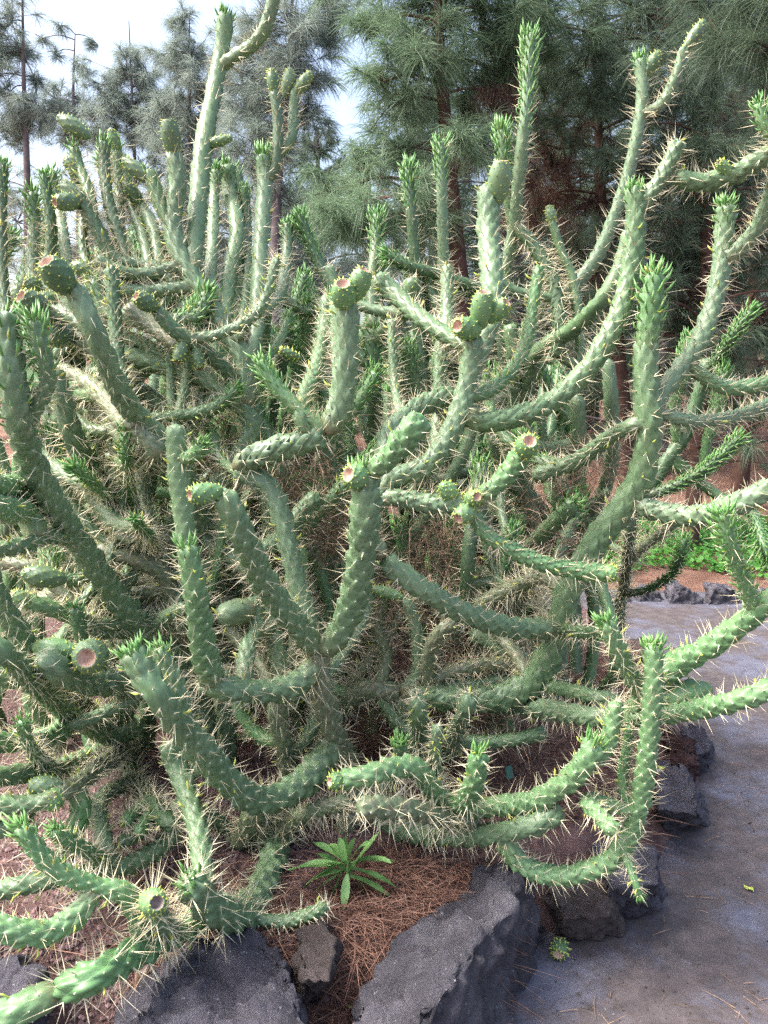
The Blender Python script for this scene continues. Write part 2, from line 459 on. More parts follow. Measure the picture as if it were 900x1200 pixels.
def stem(bid, plant, ctrl, r0, r1, mat, flags, bulge=0.0):
    """one jointed stem with rhombic tubercles, its spines and its leaves"""
    C = catmull(ctrl)
    seg = np.linalg.norm(np.diff(C, axis=0), axis=1)
    S = np.concatenate([[0], np.cumsum(seg)]); Lt = S[-1]
    dist = C[len(C) // 2][1]
    near = dist < 2.75
    rm = 0.5 * (r0 + r1)
    NT = 6 if near else 7
    h = max(0.032, rm * 1.62) if near else max(0.03, rm * 1.5)
    k = 3 if near else 2
    per, k = (6, 4) if dist < 1.75 else (4, 4) if dist < 2.05 else (4, 2) if dist < 2.6 else (2, 2) if dist < 3.1 else (2, 1)
    nseg = NT * per
    ds = h / (2 * k)
    nr = max(6, int(Lt / ds)); ds = Lt / nr
    s = np.linspace(0, Lt, nr + 1)
    CC = np.stack([np.interp(s, S, C[:, j]) for j in range(3)], 1)
    T, N, B = frames(CC)
    u01 = s / Lt
    Rr = r0 + (r1 - r0) * u01
    ph = rng.uniform(0, 6.28)
    Rr = Rr * (1 + 0.035 * np.sin(s / 0.11 + ph) + 0.02 * np.sin(s / 0.043 + 2 * ph))
    if bulge: Rr = Rr * (1 + bulge * np.sin(np.pi * np.clip(u01, 0, 1)) - bulge * 0.5)
    rt = r1 * (0.9 if 't' in flags else 1.15)
    te = np.clip((s - (Lt - rt)) / rt, 0, 1)
    Rr = Rr * np.sqrt(np.clip(1 - te ** 2, 0.02, 1))
    rb = r0 * 1.0
    be = np.clip(1 - s / rb, 0, 1)
    Rr = Rr * np.sqrt(np.clip(1 - 0.68 * be ** 2, 0.05, 1))
    amp = 0.40 if 'k' in flags else (0.18 if 'n' in flags else 0.36)
    ii = np.arange(nr + 1)[:, None]; tt = np.arange(nseg)[None]
    uu, vv = tt / per, ii / (2 * k)
    m1 = 2 * np.abs(uu - np.round(uu)) + 2 * np.abs(vv - np.round(vv))
    m2 = 2 * np.abs(uu + .5 - np.round(uu + .5)) + 2 * np.abs(vv + .5 - np.round(vv + .5))
    mm = np.minimum(m1, m2)
    prof = 1 - np.clip(mm, 0, 1) ** 1.9
    sel = m1 <= m2
    cu = np.where(sel, np.round(uu), np.round(uu + .5) - .5); cv = np.where(sel, np.round(vv), np.round(vv + .5) - .5)
    cu = np.mod(cu, NT)
    hsh = np.modf(np.abs(np.sin(cu * 12.9898 + cv * 78.233 + ph * 17.0) * 43758.5453))[0]
    prof = prof * (0.6 + 0.6 * hsh)
    tw = rng.uniform(-1, 1)
    tw = (0.6 if tw > 0 else -0.6) * (0.8 + abs(tw)) * 0.05 / rm
    th = 2 * math.pi * tt / nseg + s[:, None] * tw * 3.0 + ph
    rr = Rr[:, None] * (1 - amp * 0.72 + amp * prof)
    rr = rr * (1 + 0.015 * np.sin(3 * th + s[:, None] * 20))
    V = CC[:, None] + (N[:, None] * np.cos(th)[..., None] + B[:, None] * np.sin(th)[..., None]) * rr[..., None]
    # tubercles lean upwards a little
    V = V + T[:, None] * (prof * amp * 0.9 * Rr[:, None])[..., None]
    nv = (nr + 1) * nseg
    i = (np.arange(nr)[:, None] * nseg + np.arange(nseg)[None])
    j = (np.arange(nr)[:, None] * nseg + (np.arange(nseg)[None] + 1) % nseg)
    Q = np.stack([i, j, j + nseg, i + nseg], -1).reshape(-1, 4)
    allV = np.vstack([V.reshape(-1, 3), CC[:1], CC[-1:] + T[-1:] * r1 * 0.05])
    a = np.arange(nseg); b2 = (a + 1) % nseg
    Tt = np.vstack([np.stack([b2, a, np.full(nseg, nv)], 1), np.stack([nr * nseg + a, nr * nseg + b2, np.full(nseg, nv + 1)], 1)])
    root = PLANT[plant]
    org = CC[0].copy()
    me = mesh_np('branch', allV - org, tris=Tt, quads=Q)
    ck = np.exp(-s / (0.9 * r0)) * 0.9
    ca = me.attributes.new('cork', 'FLOAT', 'POINT')
    ca.data.foreach_set('value', np.concatenate([np.repeat(ck, nseg), [ck[0], ck[-1]]]).astype(np.float32))
    o = link('branch', me, M[mat], parent=root, loc=org - np.array(root.location))
    BR[bid] = dict(C=CC, R=Rr, obj=o, plant=plant, org=org)
    # areoles: on the tubercle crowns
    rows = np.arange(0, nr + 1, k)
    ai, at = [], []
    for q, ri in enumerate(rows):
        cols = np.arange(NT) * per + (q % 2) * (per // 2)
        ai += [min(ri + (1 if near else 0), nr)] * NT; at += list(cols)
    ai = np.array(ai); at = np.array(at)
    pos = V[ai, at]; nrm = unit(V[ai, at] - CC[ai]); tang = T[ai]; sa = s[ai]; ru = u01[ai]
    # spines
    leafL = 0.0
    for f in flags.split('.'):
        if f.startswith('l'): leafL = float(f[1:]) / 100
    dense = 's' in flags
    sparse = 'n' in flags
    cnt = rng.integers(1, 4, len(pos)) if not dense else rng.integers(2, 6, len(pos))
    if not dense and dist > 2.6: cnt = rng.integers(0, 3 if dist < 3.2 else 2, len(pos))
    if sparse: cnt = rng.integers(0, 2, len(pos))
    cnt = np.where(sa > Lt - leafL, np.minimum(cnt, 1), cnt)
    keep = rng.random(len(pos)) < (0.86 if near else 0.8)
    cnt = cnt * keep
    
    idx = np.repeat(np.arange(len(pos)), cnt)
    if len(idx):
        spread = 0.75 if dense else 0.55
        d = unit(nrm[idx] + tang[idx] * rng.normal(0.12, 0.3, (len(idx), 1)) + rng.normal(0, spread * 0.6, (len(idx), 3)))
        bad = (d * nrm[idx]).sum(1) < 0.25
        d[bad] = unit(d[bad] + nrm[idx][bad])
        Ls = rng.uniform(0.016, 0.052, len(idx)) * (1.45 if dense else 1.0) * np.where(rng.random(len(idx)) < 0.25, 1.35, 1)
        sv, st = spikes(pos[idx] - nrm[idx] * 0.002, d, Ls, np.full(len(idx), 0.00105 if dist < 2.4 else 0.0013))
        if dist < 2.05:
            av, at_ = spikes(pos - nrm * 0.002, nrm, np.full(len(pos), 0.0045), np.full(len(pos), 0.0030), 4)
            so = link('spines', None or mesh_np('spines', np.vstack([sv, av]) - org, tris=np.vstack([st, at_ + len(sv)]), smooth=False), [M['spine'], M['areole']], parent=o, kind='stuff')
            mi = np.zeros(len(st) + len(at_), dtype=np.int32); mi[len(st):] = 1
            so.data.polygons.foreach_set('material_index', mi)
        else:
            link('spines', mesh_np('spines', sv - org, tris=st, smooth=False), M['spine'], parent=o, kind='stuff')
    # leaves
    parts = []
    lb, l0, l1, lL = [], [], [], []
    if leafL > 0:
        sel = np.where((sa > Lt - leafL))[0]
        if len(sel):
            lb.append(pos[sel] - nrm[sel] * 0.002)
            l0.append(unit(nrm[sel] + tang[sel] * 0.75 + rng.normal(0, 0.15, (len(sel), 3))))
            l1.append(unit(nrm[sel] * 0.45 + tang[sel] * 1.1 + rng.normal(0, 0.15, (len(sel), 3))))
            fade = 0.45 + 0.55 * np.clip((sa[sel] - (Lt - leafL)) / leafL, 0, 1)
            lL.append(rng.uniform(0.018, 0.036, len(sel)) * (1.35 if leafL > .1 else 1.0) * fade * min(1.25, 0.7 + rm / 0.05))
    if 't' in flags:
        n = int(rng.integers(5, 26)); tl = rng.uniform(.45, 1.35)
        phi = rng.uniform(0, 6.28, n); rad_ = r1 * np.sqrt(rng.random(n)) * 0.75
        side = N[-1] * np.cos(phi)[:, None] + B[-1] * np.sin(phi)[:, None]
        lb.append(CC[-1] - T[-1] * (r1 * 0.35) + side * rad_[:, None])
        l0.append(unit(T[-1] + side * (0.15 + 0.5 * rad_ / r1)[:, None] + rng.normal(0, 0.08, (n, 3))))
        l1.append(unit(T[-1] * 1.2 + side * 0.2 + rng.normal(0, 0.1, (n, 3))))
        lL.append(rng.uniform(0.020, 0.042, n) * tl * min(1.2, 0.6 + rm / 0.05))
    if lb:
        lb, l0, l1, lL = np.vstack(lb), np.vstack(l0), np.vstack(l1), np.concatenate(lL)
        v, t, q = leaf_mesh(lb, l0, l1, lL, np.clip(lL * 0.10, 0.0018, 0.0042))
        link('leaves', mesh_np('leaves', v - org, t, q), M['leaf'], parent=o, kind='stuff')
    if 'y' in flags or dist < 2.7:
        sel = rng.choice(len(pos), max(4, int(len(pos) * (0.14 if 'y' in flags else 0.06))), replace=False)
        sel = sel[sa[sel] > Lt * 0.25]
        if len(sel):
            LL = rng.uniform(0.012, 0.026, len(sel))
            v, t, q = leaf_mesh(pos[sel], unit(nrm[sel] + rng.normal(0, .2, (len(sel), 3))), unit(nrm[sel] + tang[sel] * .8), LL, LL * 0.13)
            link('yellowing_leaves', mesh_np('yellowing_leaves', v - org, t, q), M['yleaf'], parent=o, kind='stuff')
    return o

# --- fruit: barrel with a sunken scar at its end
def fruit(bid, base, top, w, mat='b', dish='dish', scar=True):
    b = BR[bid]
    base = np.asarray(base, float); top = np.asarray(top, float)
    ax = top - base; L = np.linalg.norm(ax); ax /= L
    r = w
    prof = [(-0.06, .22), (0.0, .45), (.12, .68), (.28, .88), (.48, 1.0), (.68, .99), (.84, .86), (.95, .70), (1.0, .60)]
    if scar: prof += [(1.0, .53), (.93, .44), (.86, .28), (.83, .08)]
    else: prof += [(1.06, .36), (1.09, .12)]
    pz = np.array([p[0] for p in prof]); pr = np.array([p[1] for p in prof])
    if not scar: pr[6:9] = (.80, .62, .52)
    body = np.linspace(0, 8, 17)                      # finer rings on the flank, so the tubercles show
    pz = np.concatenate([np.interp(body, np.arange(9), pz[:9]), pz[9:]]); pr = np.concatenate([np.interp(body, np.arange(9), pr[:9]), pr[9:]])
    n = 28
    a = np.cross(ax, [0.2, 1, 0.3]); a /= np.linalg.norm(a); c = np.cross(ax, a)
    th = 2 * math.pi * np.arange(n) / n
    bumpv = 1 + 0.085 * np.cos(7 * th[None] + 0.5 * math.pi * np.arange(len(pz))[:, None]) * ((pz > 0.05) & (pz < 1.0) & (np.arange(len(pz)) < 16))[:, None]
    V = base + ax * (pz * L)[:, None, None] + (a * np.cos(th)[:, None] + c * np.sin(th)[:, None])[None] * (pr[:, None] * bumpv * r)[..., None]
    m = len(pz)
    i = (np.arange(m - 1)[:, None] * n + np.arange(n)[None]); j = (np.arange(m - 1)[:, None] * n + (np.arange(n)[None] + 1) % n)
    Q = np.stack([i, j, j + n, i + n], -1).reshape(-1, 4)
    nv = m * n
    Vv = np.vstack([V.reshape(-1, 3), (base - ax * 0.08 * L)[None], (base + ax * L * pz[-1])[None]])
    kk = np.arange(n); k2 = (kk + 1) % n
    T = np.vstack([np.stack([k2, kk, np.full(n, nv)], 1), np.stack([(m - 1) * n + kk, (m - 1) * n + k2, np.full(n, nv + 1)], 1)])
    # little green-yellow areole points, as on the rim and flanks
    ar = [(q, (t * 4 - q) % n) for q in range(4, 17, 2) for t in range(7)]
    ap = np.array([V[q, t] for q, t in ar]); an = unit(ap - (base + ax * (((ap - base) @ ax)[:, None])))
    an = unit(an + ax * 0.35)
    fade = np.where(rng.random(len(ar)) < 0.7, 1, 0.5)
    v2, t2 = spikes(ap - an * 0.002, an, rng.uniform(.006, .012, len(ar)) * fade, np.full(len(ar), .0026), 4)
    T2 = t2 + len(Vv)
    allT = np.vstack([T, T2])
    me = mesh_np('fruit', np.vstack([Vv, v2]) - b['org'], tris=allT, quads=Q)
    o = link('fruit', me, [M[mat], M[dish], M['yleaf']], parent=b['obj'])
    mi = np.zeros(len(allT) + len(Q), dtype=np.int32)
    if scar:
        mi[n:2 * n] = 1
        qi = np.arange(len(Q)) // n
        mi[len(allT):][qi >= 17] = 1
    mi[len(T):len(allT)] = 2
    me.polygons.foreach_set('material_index', mi)
    return o

for key, loc, label in [
        ('C', P(385, 930, 2.5), 'sprawling spiny cactus with thick curving green arms and pink-scarred fruit'),
        ('L', P(60, 800, 3.0), 'dense spiny cactus crowding the left side with drooping and upright stems'),
        ('B', P(330, 760, 4.0), 'leafy-tipped cactus thicket standing behind the sprawling central cactus'),
        ('R', P(600, 760, 4.1), 'thin-stemmed cactus behind the big curving right-hand arms')]:
    loc = np.array(loc); loc[2] = bed_z(loc[0], loc[1])
    PLANT[key] = tag(empty('cactus', loc), label, 'cactus')

STEMS = """
T1 C G 2.30 2.15 27 26 o s | 262,1040 282,990 296,955 318,930
T2 C G 2.25 2.20 27 26 o s | 312,1030 309,985 308,955 330,925
T3 C G 2.30 2.10 29 28 o - | 405,900 388,850 377,805 372,758
T4 C G 2.30 2.15 26 25 o - | 338,905 330,862 326,828 334,800
T5 C G 2.60 2.45 28 28 o s | 375,880 400,830 430,808 470,812
B1 C T3 - 1.62 38 33 g t.l6.y | 392,868 352,920 305,938 268,915 228,870 190,822 168,788 152,762
B1b C B1 - 1.72 26 22 g t.l5 | 222,850 208,810 195,780 186,758
A1 C T3 - 1.92 34 37 g t.l2 | 372,760 393,750 412,708 424,655 428,600 426,548
A3 C T3 - 1.82 32 32 g - | 372,765 345,728 315,690 290,640 272,600 257,575
A4 C T3 - 1.95 30 30 g s | 374,772 352,798 312,810 262,806 236,795
V0 C A4 - 1.98 27 25 g n | 250,805 228,700 215,600 208,540 206,497
V0b C V0 - 1.92 17 19 b t.l4.y | 214,540 228,533 240,520
V1 C A4 - 1.78 33 27 b t.l4.y | 244,815 238,760 229,690 219,640
A1f C A1 - 1.86 22 40 b n.k | 428,560 452,540 476,512 496,488
E0 C T3 - 2.15 26 26 g - | 374,780 350,690 320,580 275,550
E1 C E0 - 2.10 30 32 g k | 262,555 305,533 350,520 382,508
E2 C E1 - 2.08 30 32 g - | 382,510 398,480 405,430 406,385 403,345
E3 C E1 - 2.10 22 18 b t.l12 | 385,505 352,482 322,452 303,422
E4 C E1 - 2.45 18 18 g - | 352,480 370,430 380,385 384,345
H1 C T5 - 2.10 34 32 g - | 470,812 530,818 580,818 618,803 645,768 656,730 670,685 700,632 735,588 755,545 759,490 756,430 757,395
H1t C H1 - 2.08 28 26 b t.l18 | 757,420 760,385 764,350 768,318
H2 C H1 - 2.02 26 28 g - | 655,736 600,735 545,718 495,690 448,655
H5 C H1 - 1.92 24 27 g y | 742,590 775,600 815,605 860,592 912,568
H6 C H1 - 2.25 24 23 g t.l8 | 757,520 768,475 795,435 822,395 840,340 848,285 851,238
H9 C H6 - 2.10 19 20 g - | 845,305 868,290 890,262 906,220 912,180 908,140
H9t C H9 - 2.10 16 14 b t.l10 | 908,165 895,145 889,120
H8 C H9 - 2.15 24 22 g k | 914,172 890,188 858,205 822,214 790,207
H7 C H6 - 2.20 18 20 b - | 815,432 842,452 880,453 915,444
H7b C H6 - 2.30 16 18 g - | 800,492 825,493 862,488 912,470
H4 C H1 - 2.35 20 20 g - | 742,498 715,512 680,538 625,560
E6 C H2 - 2.10 26 26 g - | 448,658 430,610 455,565 500,545 530,503 546,455 553,410 550,390
E5 C E6 - 2.28 20 24 g - | 548,408 525,394 492,372 458,340 440,323
E6b C E6 - 2.20 24 27 g k | 436,565 455,510 495,476 535,462
E7 C E6 - 2.40 26 30 g - | 553,440 572,380 576,330 572,270 573,215
E8 C E6 - 2.15 28 25 g t.l5 | 540,480 565,494 600,490 645,472 692,428 724,372 740,312 745,260 743,218
E8s C E8 - 2.15 20 20 g k | 746,252 762,228 782,195 796,165
F2 C G 3.40 2.50 20 20 g - | 612,640 610,520 622,430 640,405 672,385 705,352 728,310 738,270
F1 C F2 - 2.80 17 14 g t.l4 | 618,440 628,372 644,350 670,338 700,300 721,250 737,200 748,150 753,105 750,68
F1s C F1 - 2.75 14 14 g - | 752,135 775,122 792,90 802,55
H3n C E6 - 2.00 22 25 g - | 442,600 455,583 500,590 545,590 560,583
H3u C H3n - 1.98 24 26 b k | 552,588 582,568 606,540 620,518
H3 C H3n - 1.98 18 25 b k | 553,600 566,622 600,645 650,664 716,673
J2 C T5 - 1.95 26 26 g - | 405,880 425,945 470,972 520,980 575,978 620,968 660,950
J1 C J2 - 1.88 24 29 b t.l3.y | 545,955 575,945 622,940 662,918 688,890 697,868
H12 C J2 - 1.85 27 24 b t.l4 | 585,985 610,1012 645,1026 690,1020 728,995 748,945 759,880 765,810 766,755
J3 C J1 - 1.90 20 23 b y | 690,905 708,880 717,850 723,822
J4 C H12 - 1.95 15 14 b - | 738,960 730,920 735,875 738,850
J5 C H12 - 1.78 18 22 b y | 690,938 702,955 722,977
J6 C H12 - 1.84 13 9 b t.l2 | 728,992 738,1015 745,1035 750,1050
K1 C J2 - 1.86 24 26 b t.l1.y | 510,978 522,945 545,940 556,915 561,882
K4 C J2 - 1.85 26 26 b - | 545,945 515,935 490,902 462,900 432,908 395,915
K5 C J2 - 1.80 22 30 o s.k | 550,962 515,958 478,948 420,945
K2 C T5 - 2.10 22 23 g y | 480,900 491,870 491,840 489,816
K2b C J2 - 2.00 15 14 g y | 518,945 511,890 513,850
K3 C T5 - 2.20 22 20 g - | 520,885 535,855 547,830 551,812
I1 C T5 - 2.35 18 19 o - | 498,812 502,770 515,742 535,728
I2 C T5 - 2.50 20 21 g - | 640,790 600,768 570,750 552,740
I3 C T5 - 2.45 20 16 g - | 490,790 488,740 474,700
I4 C H1 - 2.50 20 20 o s | 660,700 640,676 600,690 555,712
I4b C H1 - 2.50 12 12 o s | 655,735 635,710 648,690
H10a C T5 - 2.00 26 27 g - | 590,825 640,832 690,840 735,842
H10 C H10a - 1.80 25 25 b - | 700,842 765,838 822,830 872,818 920,800
H10b C H10a - 1.80 26 30 b - | 735,842 765,805 802,775 850,745 900,705 950,668
H10c C T5 - 2.10 20 20 g - | 600,815 640,805 690,815 730,825
H11 C H10b - 1.85 25 20 b t.l2 | 752,815 738,788 722,758 710,728
HR C H10b - 1.75 20 16 b l30.t | 882,712 868,672 855,635 846,600
HJ C H1 - 2.05 17 18 d t.l1 | 662,738 685,742 705,740
B3 C T2 - 1.62 36 40 g s.k.t | 330,1010 295,1068 258,1070 220,1032
B4 C B3 - 1.48 34 37 b s.k | 300,1060 250,1072 200,1095 150,1122 110,1145 66,1160
B4e C B4 - 1.42 36 40 b n | 70,1158 45,1172 10,1190 -30,1208
B2 C B3 - 1.98 28 28 g y | 240,1050 236,1000 226,950 208,900 196,868
B8 C B4 - 1.55 26 30 g s | 205,1095 190,1082 178,1052
B9 C B3 - 1.85 18 16 g - | 290,1080 330,1080 360,1072 384,1062
B5 C B4 - 1.55 28 22 b t.l6.y | 170,1105 150,1050 110,1038 65,1018 35,985 24,968
B6 C B5 - 1.48 28 33 b y | 112,1045 92,1070 60,1090 25,1092 -25,1080
B7 C T1 - 1.80 22 24 g y | 262,1000 215,945 195,985 155,1012 110,1022 60,1030 -20,1048
W1 C A4 - 2.20 22 22 g - | 285,800 290,760 300,735 292,700
W2 C W1 - 2.10 34 36 g n | 295,712 285,716 255,722
W3 C T4 - 2.35 22 24 g - | 330,800 315,720 300,660 335,625 374,578
W4 C T4 - 2.30 18 20 o s | 335,800 345,740 350,690
CA C T5 - 2.50 18 17 o - | 440,815 452,770 442,730 456,690
CB C T5 - 2.50 16 16 o s | 405,835 432,775 470,722 502,690
CC C T3 - 2.45 16 15 g - | 375,800 402,765 428,722 432,690
CD C H1 - 2.60 18 17 o - | 622,800 600,762 562,722 520,702
CE C T5 - 2.45 18 18 o s | 470,812 540,784 600,778 652,792
CF C T4 - 2.40 18 18 o - | 335,820 302,772 272,742 262,700
CG C J2 - 2.00 20 18 g t.l2 | 440,950 452,925 470,900 468,870
CH C T5 - 2.35 18 18 g - | 440,810 470,850 520,868 590,868 640,858
CI C T2 - 2.10 22 20 o s | 315,1000 340,965 372,948 410,940
LF C B7 - 1.72 20 18 b t.l5 | 130,1020 108,1000 84,988 62,972
D1 L G 2.60 1.72 34 33 g l26.t | 235,830 205,765 165,735 130,690 95,640 62,590 38,545 22,490 14,440 8,395 4,365
D1b L D1 - 1.72 24 20 g l14.t | 40,500 55,450 48,410 38,375
D4 L G 2.80 2.20 28 25 d s | 235,740 200,655 150,600 112,560 88,515 72,465 62,430
D4a L D4 - 2.10 14 13 b t.l12 | 150,600 128,582 108,566 86,546
D4b L D4 - 2.10 15 13 b t.l12 | 158,612 152,570 148,535 148,505
D4c L D4 - 2.05 14 15 b t.l5 | 190,650 172,625 158,608
L0 L G 2.90 2.30 28 26 g - | 150,880 140,850 150,820 165,800
L1 L L0 - 1.90 30 34 g y | 160,815 140,800 105,800 70,785 45,765
L2 L L0 - 1.75 24 26 g - | 160,850 130,862 85,838 45,805 8,768 -30,740
L2b L L2 - 1.80 25 26 b - | 85,842 68,858 38,868 -30,870
L3 L L0 - 1.85 24 25 g - | 150,865 125,878 80,898 40,905 -20,912
L4 L L0 - 1.85 24 23 o - | 158,870 132,888 100,912 70,932
L4b L L4 - 1.90 26 27 b - | 88,925 95,950 82,985 70,1015
L5 L L4 - 1.80 22 26 g - | 62,935 35,942 -30,945
L6 L L0 - 2.00 24 22 d s | 140,905 160,930 185,952 205,968
L6a L L6 - 2.00 13 17 b - | 172,940 162,950 146,962
L6b L L6 - 1.98 13 17 b - | 180,950 172,960 162,978
L6c L L6 - 1.98 13 17 d - | 175,965 160,980 138,988
L7 L L2 - 1.85 28 28 g - | 60,815 42,775 18,735 -8,690 -20,650
L8 L D1 - 1.80 20 22 g - | 90,640 60,628 30,638 -20,648
L9 L D1 - 2.30 22 23 o - | 205,765 200,700 190,672 150,652 112,645
L9b L L9 - 2.40 20 20 o - | 215,760 215,710 188,690 140,680
L9c L L9 - 2.20 20 20 g - | 175,745 195,725 218,712
L9d L L9 - 2.30 18 18 o - | 110,720 70,690 40,665 -10,660
L9e L L9 - 2.40 20 20 o - | 200,690 130,700 90,690 60,700 10,720
LA L L0 - 1.88 22 23 g y | 150,860 118,842 80,815 30,800 -25,788
LB L D1 - 2.10 20 20 g - | 165,742 120,738 70,716 20,702
LD L L0 - 2.10 18 17 g t.l6 | 150,835 122,790 98,752 88,712
LE L L3 - 1.80 18 16 b t.l5 | 62,905 46,888 32,870 26,846
LG L L6 - 1.95 20 20 g - | 150,918 120,935 118,965 128,1000
LH L L3 - 1.78 22 24 g y | 90,895 50,925 20,965 -25,975
Lp L L8 - 1.55 30 40 b n | 30,600 8,598 -30,590
Lq L L8 - 1.60 26 36 b n | 20,575 0,570 -35,565
U1 L G 2.70 1.92 29 28 g - | 260,720 240,620 212,545 186,512 160,488 136,450 112,392 94,352 84,332
U1b L U1 - 2.05 22 20 d - | 120,420 100,400 75,390
U1c L U1 - 2.00 22 22 d - | 105,390 80,370 50,365
U9 L U1 - 2.45 24 24 g - | 235,600 290,520 292,488 265,462 232,442 180,425 132,412
U9b L U9 - 2.60 22 22 g - | 250,470 215,490 175,465 140,440
U10 L U1 - 2.45 22 24 o - | 150,500 125,470 100,448 62,432
U10b L U10 - 2.40 22 22 o - | 185,530 150,520 125,490 100,465
U2 L U9 - 2.55 28 22 g - | 290,480 282,420 262,385 238,345 212,300 202,262 208,215 203,175
U2b L U2 - 2.55 18 17 g t.l3 | 202,275 190,245 178,212 172,200
U3 L U2 - 2.85 24 20 g t.l6 | 225,320 232,245 236,190 246,130 258,72 265,15
U3s L U3 - 2.75 15 16 g - | 258,78 275,66 292,56 310,34 324,-12
U4 L U2 - 2.75 21 20 g t.l6 | 285,430 298,398 302,350 306,280 310,215 309,180
U4b L U4 - 2.75 13 13 d - | 310,215 322,195 326,150 322,105
U4c L U4 - 2.80 12 12 g - | 318,195 340,165 344,130 345,105
U5 L U2 - 2.95 20 20 g t.l8 | 262,385 268,325 278,272 270,225 265,192
U5b L U5 - 3.05 16 16 d t.l4 | 270,330 286,280 282,240 276,200
U6 L U2 - 2.50 17 18 d - | 215,325 160,310 132,300 116,272 98,240 88,222
U6b L U6 - 2.60 14 14 g t.l3 | 112,265 104,225 92,195 86,172
U6c L U6 - 2.60 14 14 d t.l6 | 150,310 128,240 122,190 123,165
U6d L U6 - 2.70 16 16 g t.l10 | 190,330 180,270 160,235 135,205 120,190
U7 L U2 - 2.45 18 18 d - | 215,312 172,322 140,318 112,303
U7b L U2 - 2.45 18 18 g - | 225,338 165,342 130,336 104,322
U8 L U2 - 2.30 18 18 d - | 290,455 242,412 205,388 182,360
U8b L U8 - 2.40 20 22 o - | 225,410 203,400 175,380 148,358
X5 L U6 - 2.70 14 13 g t.l5 | 150,330 141,270 139,215 136,170
X6 L U7 - 2.60 14 13 d - | 112,335 97,285 100,240 94,212
X7 L U7 - 2.70 14 13 g t.l8 | 178,325 166,272 151,232 146,195
X8 L U2 - 2.90 14 13 g t.l6 | 242,355 249,285 251,235 254,198
X9 L U2 - 2.95 14 13 d t.l8 | 282,390 290,325 289,265 286,218
X11 L U2 - 2.65 16 15 g - | 242,390 222,335 184,278 162,236
X12 L U4 - 2.90 14 13 g t.l8 | 302,370 328,345 336,300 337,262
X13 L U7 - 2.50 17 17 g - | 200,345 150,375 105,372 62,352
X14 L U7 - 2.55 16 16 d - | 190,330 140,345 92,352 40,335
X15 L U9 - 2.50 18 18 g - | 215,440 160,400 110,398 70,410
X1 L U6 - 2.60 15 14 d l10.t | 70,420 55,350 60,270 52,205
X2 L U7 - 2.65 15 15 g l12.t | 60,420 38,330 40,270 38,225
X3 L X2 - 2.60 14 13 d l10.t | 20,420 5,340 2,260 3,190
X4 L X2 - 2.80 14 13 g l12.t | 85,380 78,300 68,240 60,200
G1 R G 3.30 2.70 21 13 g t.l30 | 640,700 600,480 588,360 600,280 608,210 614,150 619,90 622,38
G1b R G1 - 2.75 14 12 g t.l16 | 606,270 594,220 590,180 588,150
G2 R G1 - 2.70 17 18 d s | 602,262 630,295 650,335 656,385 652,420
G3 R G2 - 2.75 13 11 g - | 680,420 672,330 660,300 646,258
G4 R G1 - 2.95 15 13 d t.l16 | 560,480 500,380 488,310 482,250 479,195
G5 R G1 - 3.00 14 13 g t.l16 | 560,470 525,380 520,300 518,230 517,165
G6 R G5 - 2.90 14 13 d t.l10 | 562,340 515,322 480,312 452,298
G7 R G1 - 2.80 21 20 d l25 | 560,640 450,560 441,500 438,440 436,385
G8 R G7 - 2.60 18 20 g - | 442,400 460,378 478,358 484,325
G9 R G1 - 2.90 20 18 g - | 545,620 512,520 514,460 518,405 527,335
G10 R G7 - 2.90 16 14 d t.l18 | 425,420 395,350 370,300 350,252
G11 R G7 - 3.00 14 13 g t.l16 | 440,380 436,330 440,290 442,250
N1 R G 3.60 3.20 18 18 d s | 560,710 568,660 580,612 592,590
N2 R G 3.70 3.30 18 18 d s | 535,690 541,650 546,620
N3 R G 3.60 3.00 20 20 g - | 640,690 652,620 670,565 677,520 676,462
N4 R G 3.50 3.00 18 18 g - | 660,690 690,612 710,568 718,525 716,470 712,420
N5 R N4 - 2.90 12 12 g - | 665,632 690,605 712,575
N6 R N3 - 2.80 18 18 g - | 600,520 604,470 602,420 598,380
N7 R G 3.70 3.30 15 14 d s | 726,715 732,680 738,630 740,600
N8 R N7 - 3.20 11 9 d l40 | 722,695 755,692 785,675 798,650 802,630
N9 R N7 - 3.30 13 12 o s | 735,660 755,640 792,612
N10 R N7 - 3.30 18 18 d - | 745,605 775,550 805,505 820,460 830,420
N11 R N10 - 3.10 13 12 d t.l40 | 760,588 795,568 830,548 868,512
N12 R N10 - 3.20 13 12 b t.l30 | 820,560 828,520 842,470 848,430
N13 R N10 - 3.10 13 11 d t.l34 | 825,450 845,415 862,390 882,362
N14 R N10 - 3.00 14 12 b t.l30 | 840,580 880,600 895,640 905,660
N15 R N10 - 3.20 12 11 b t.l30 | 790,520 790,470 800,430 806,395
N16 R G1 - 3.30 14 12 b t.l30 | 640,520 650,470 655,430 650,400
"""
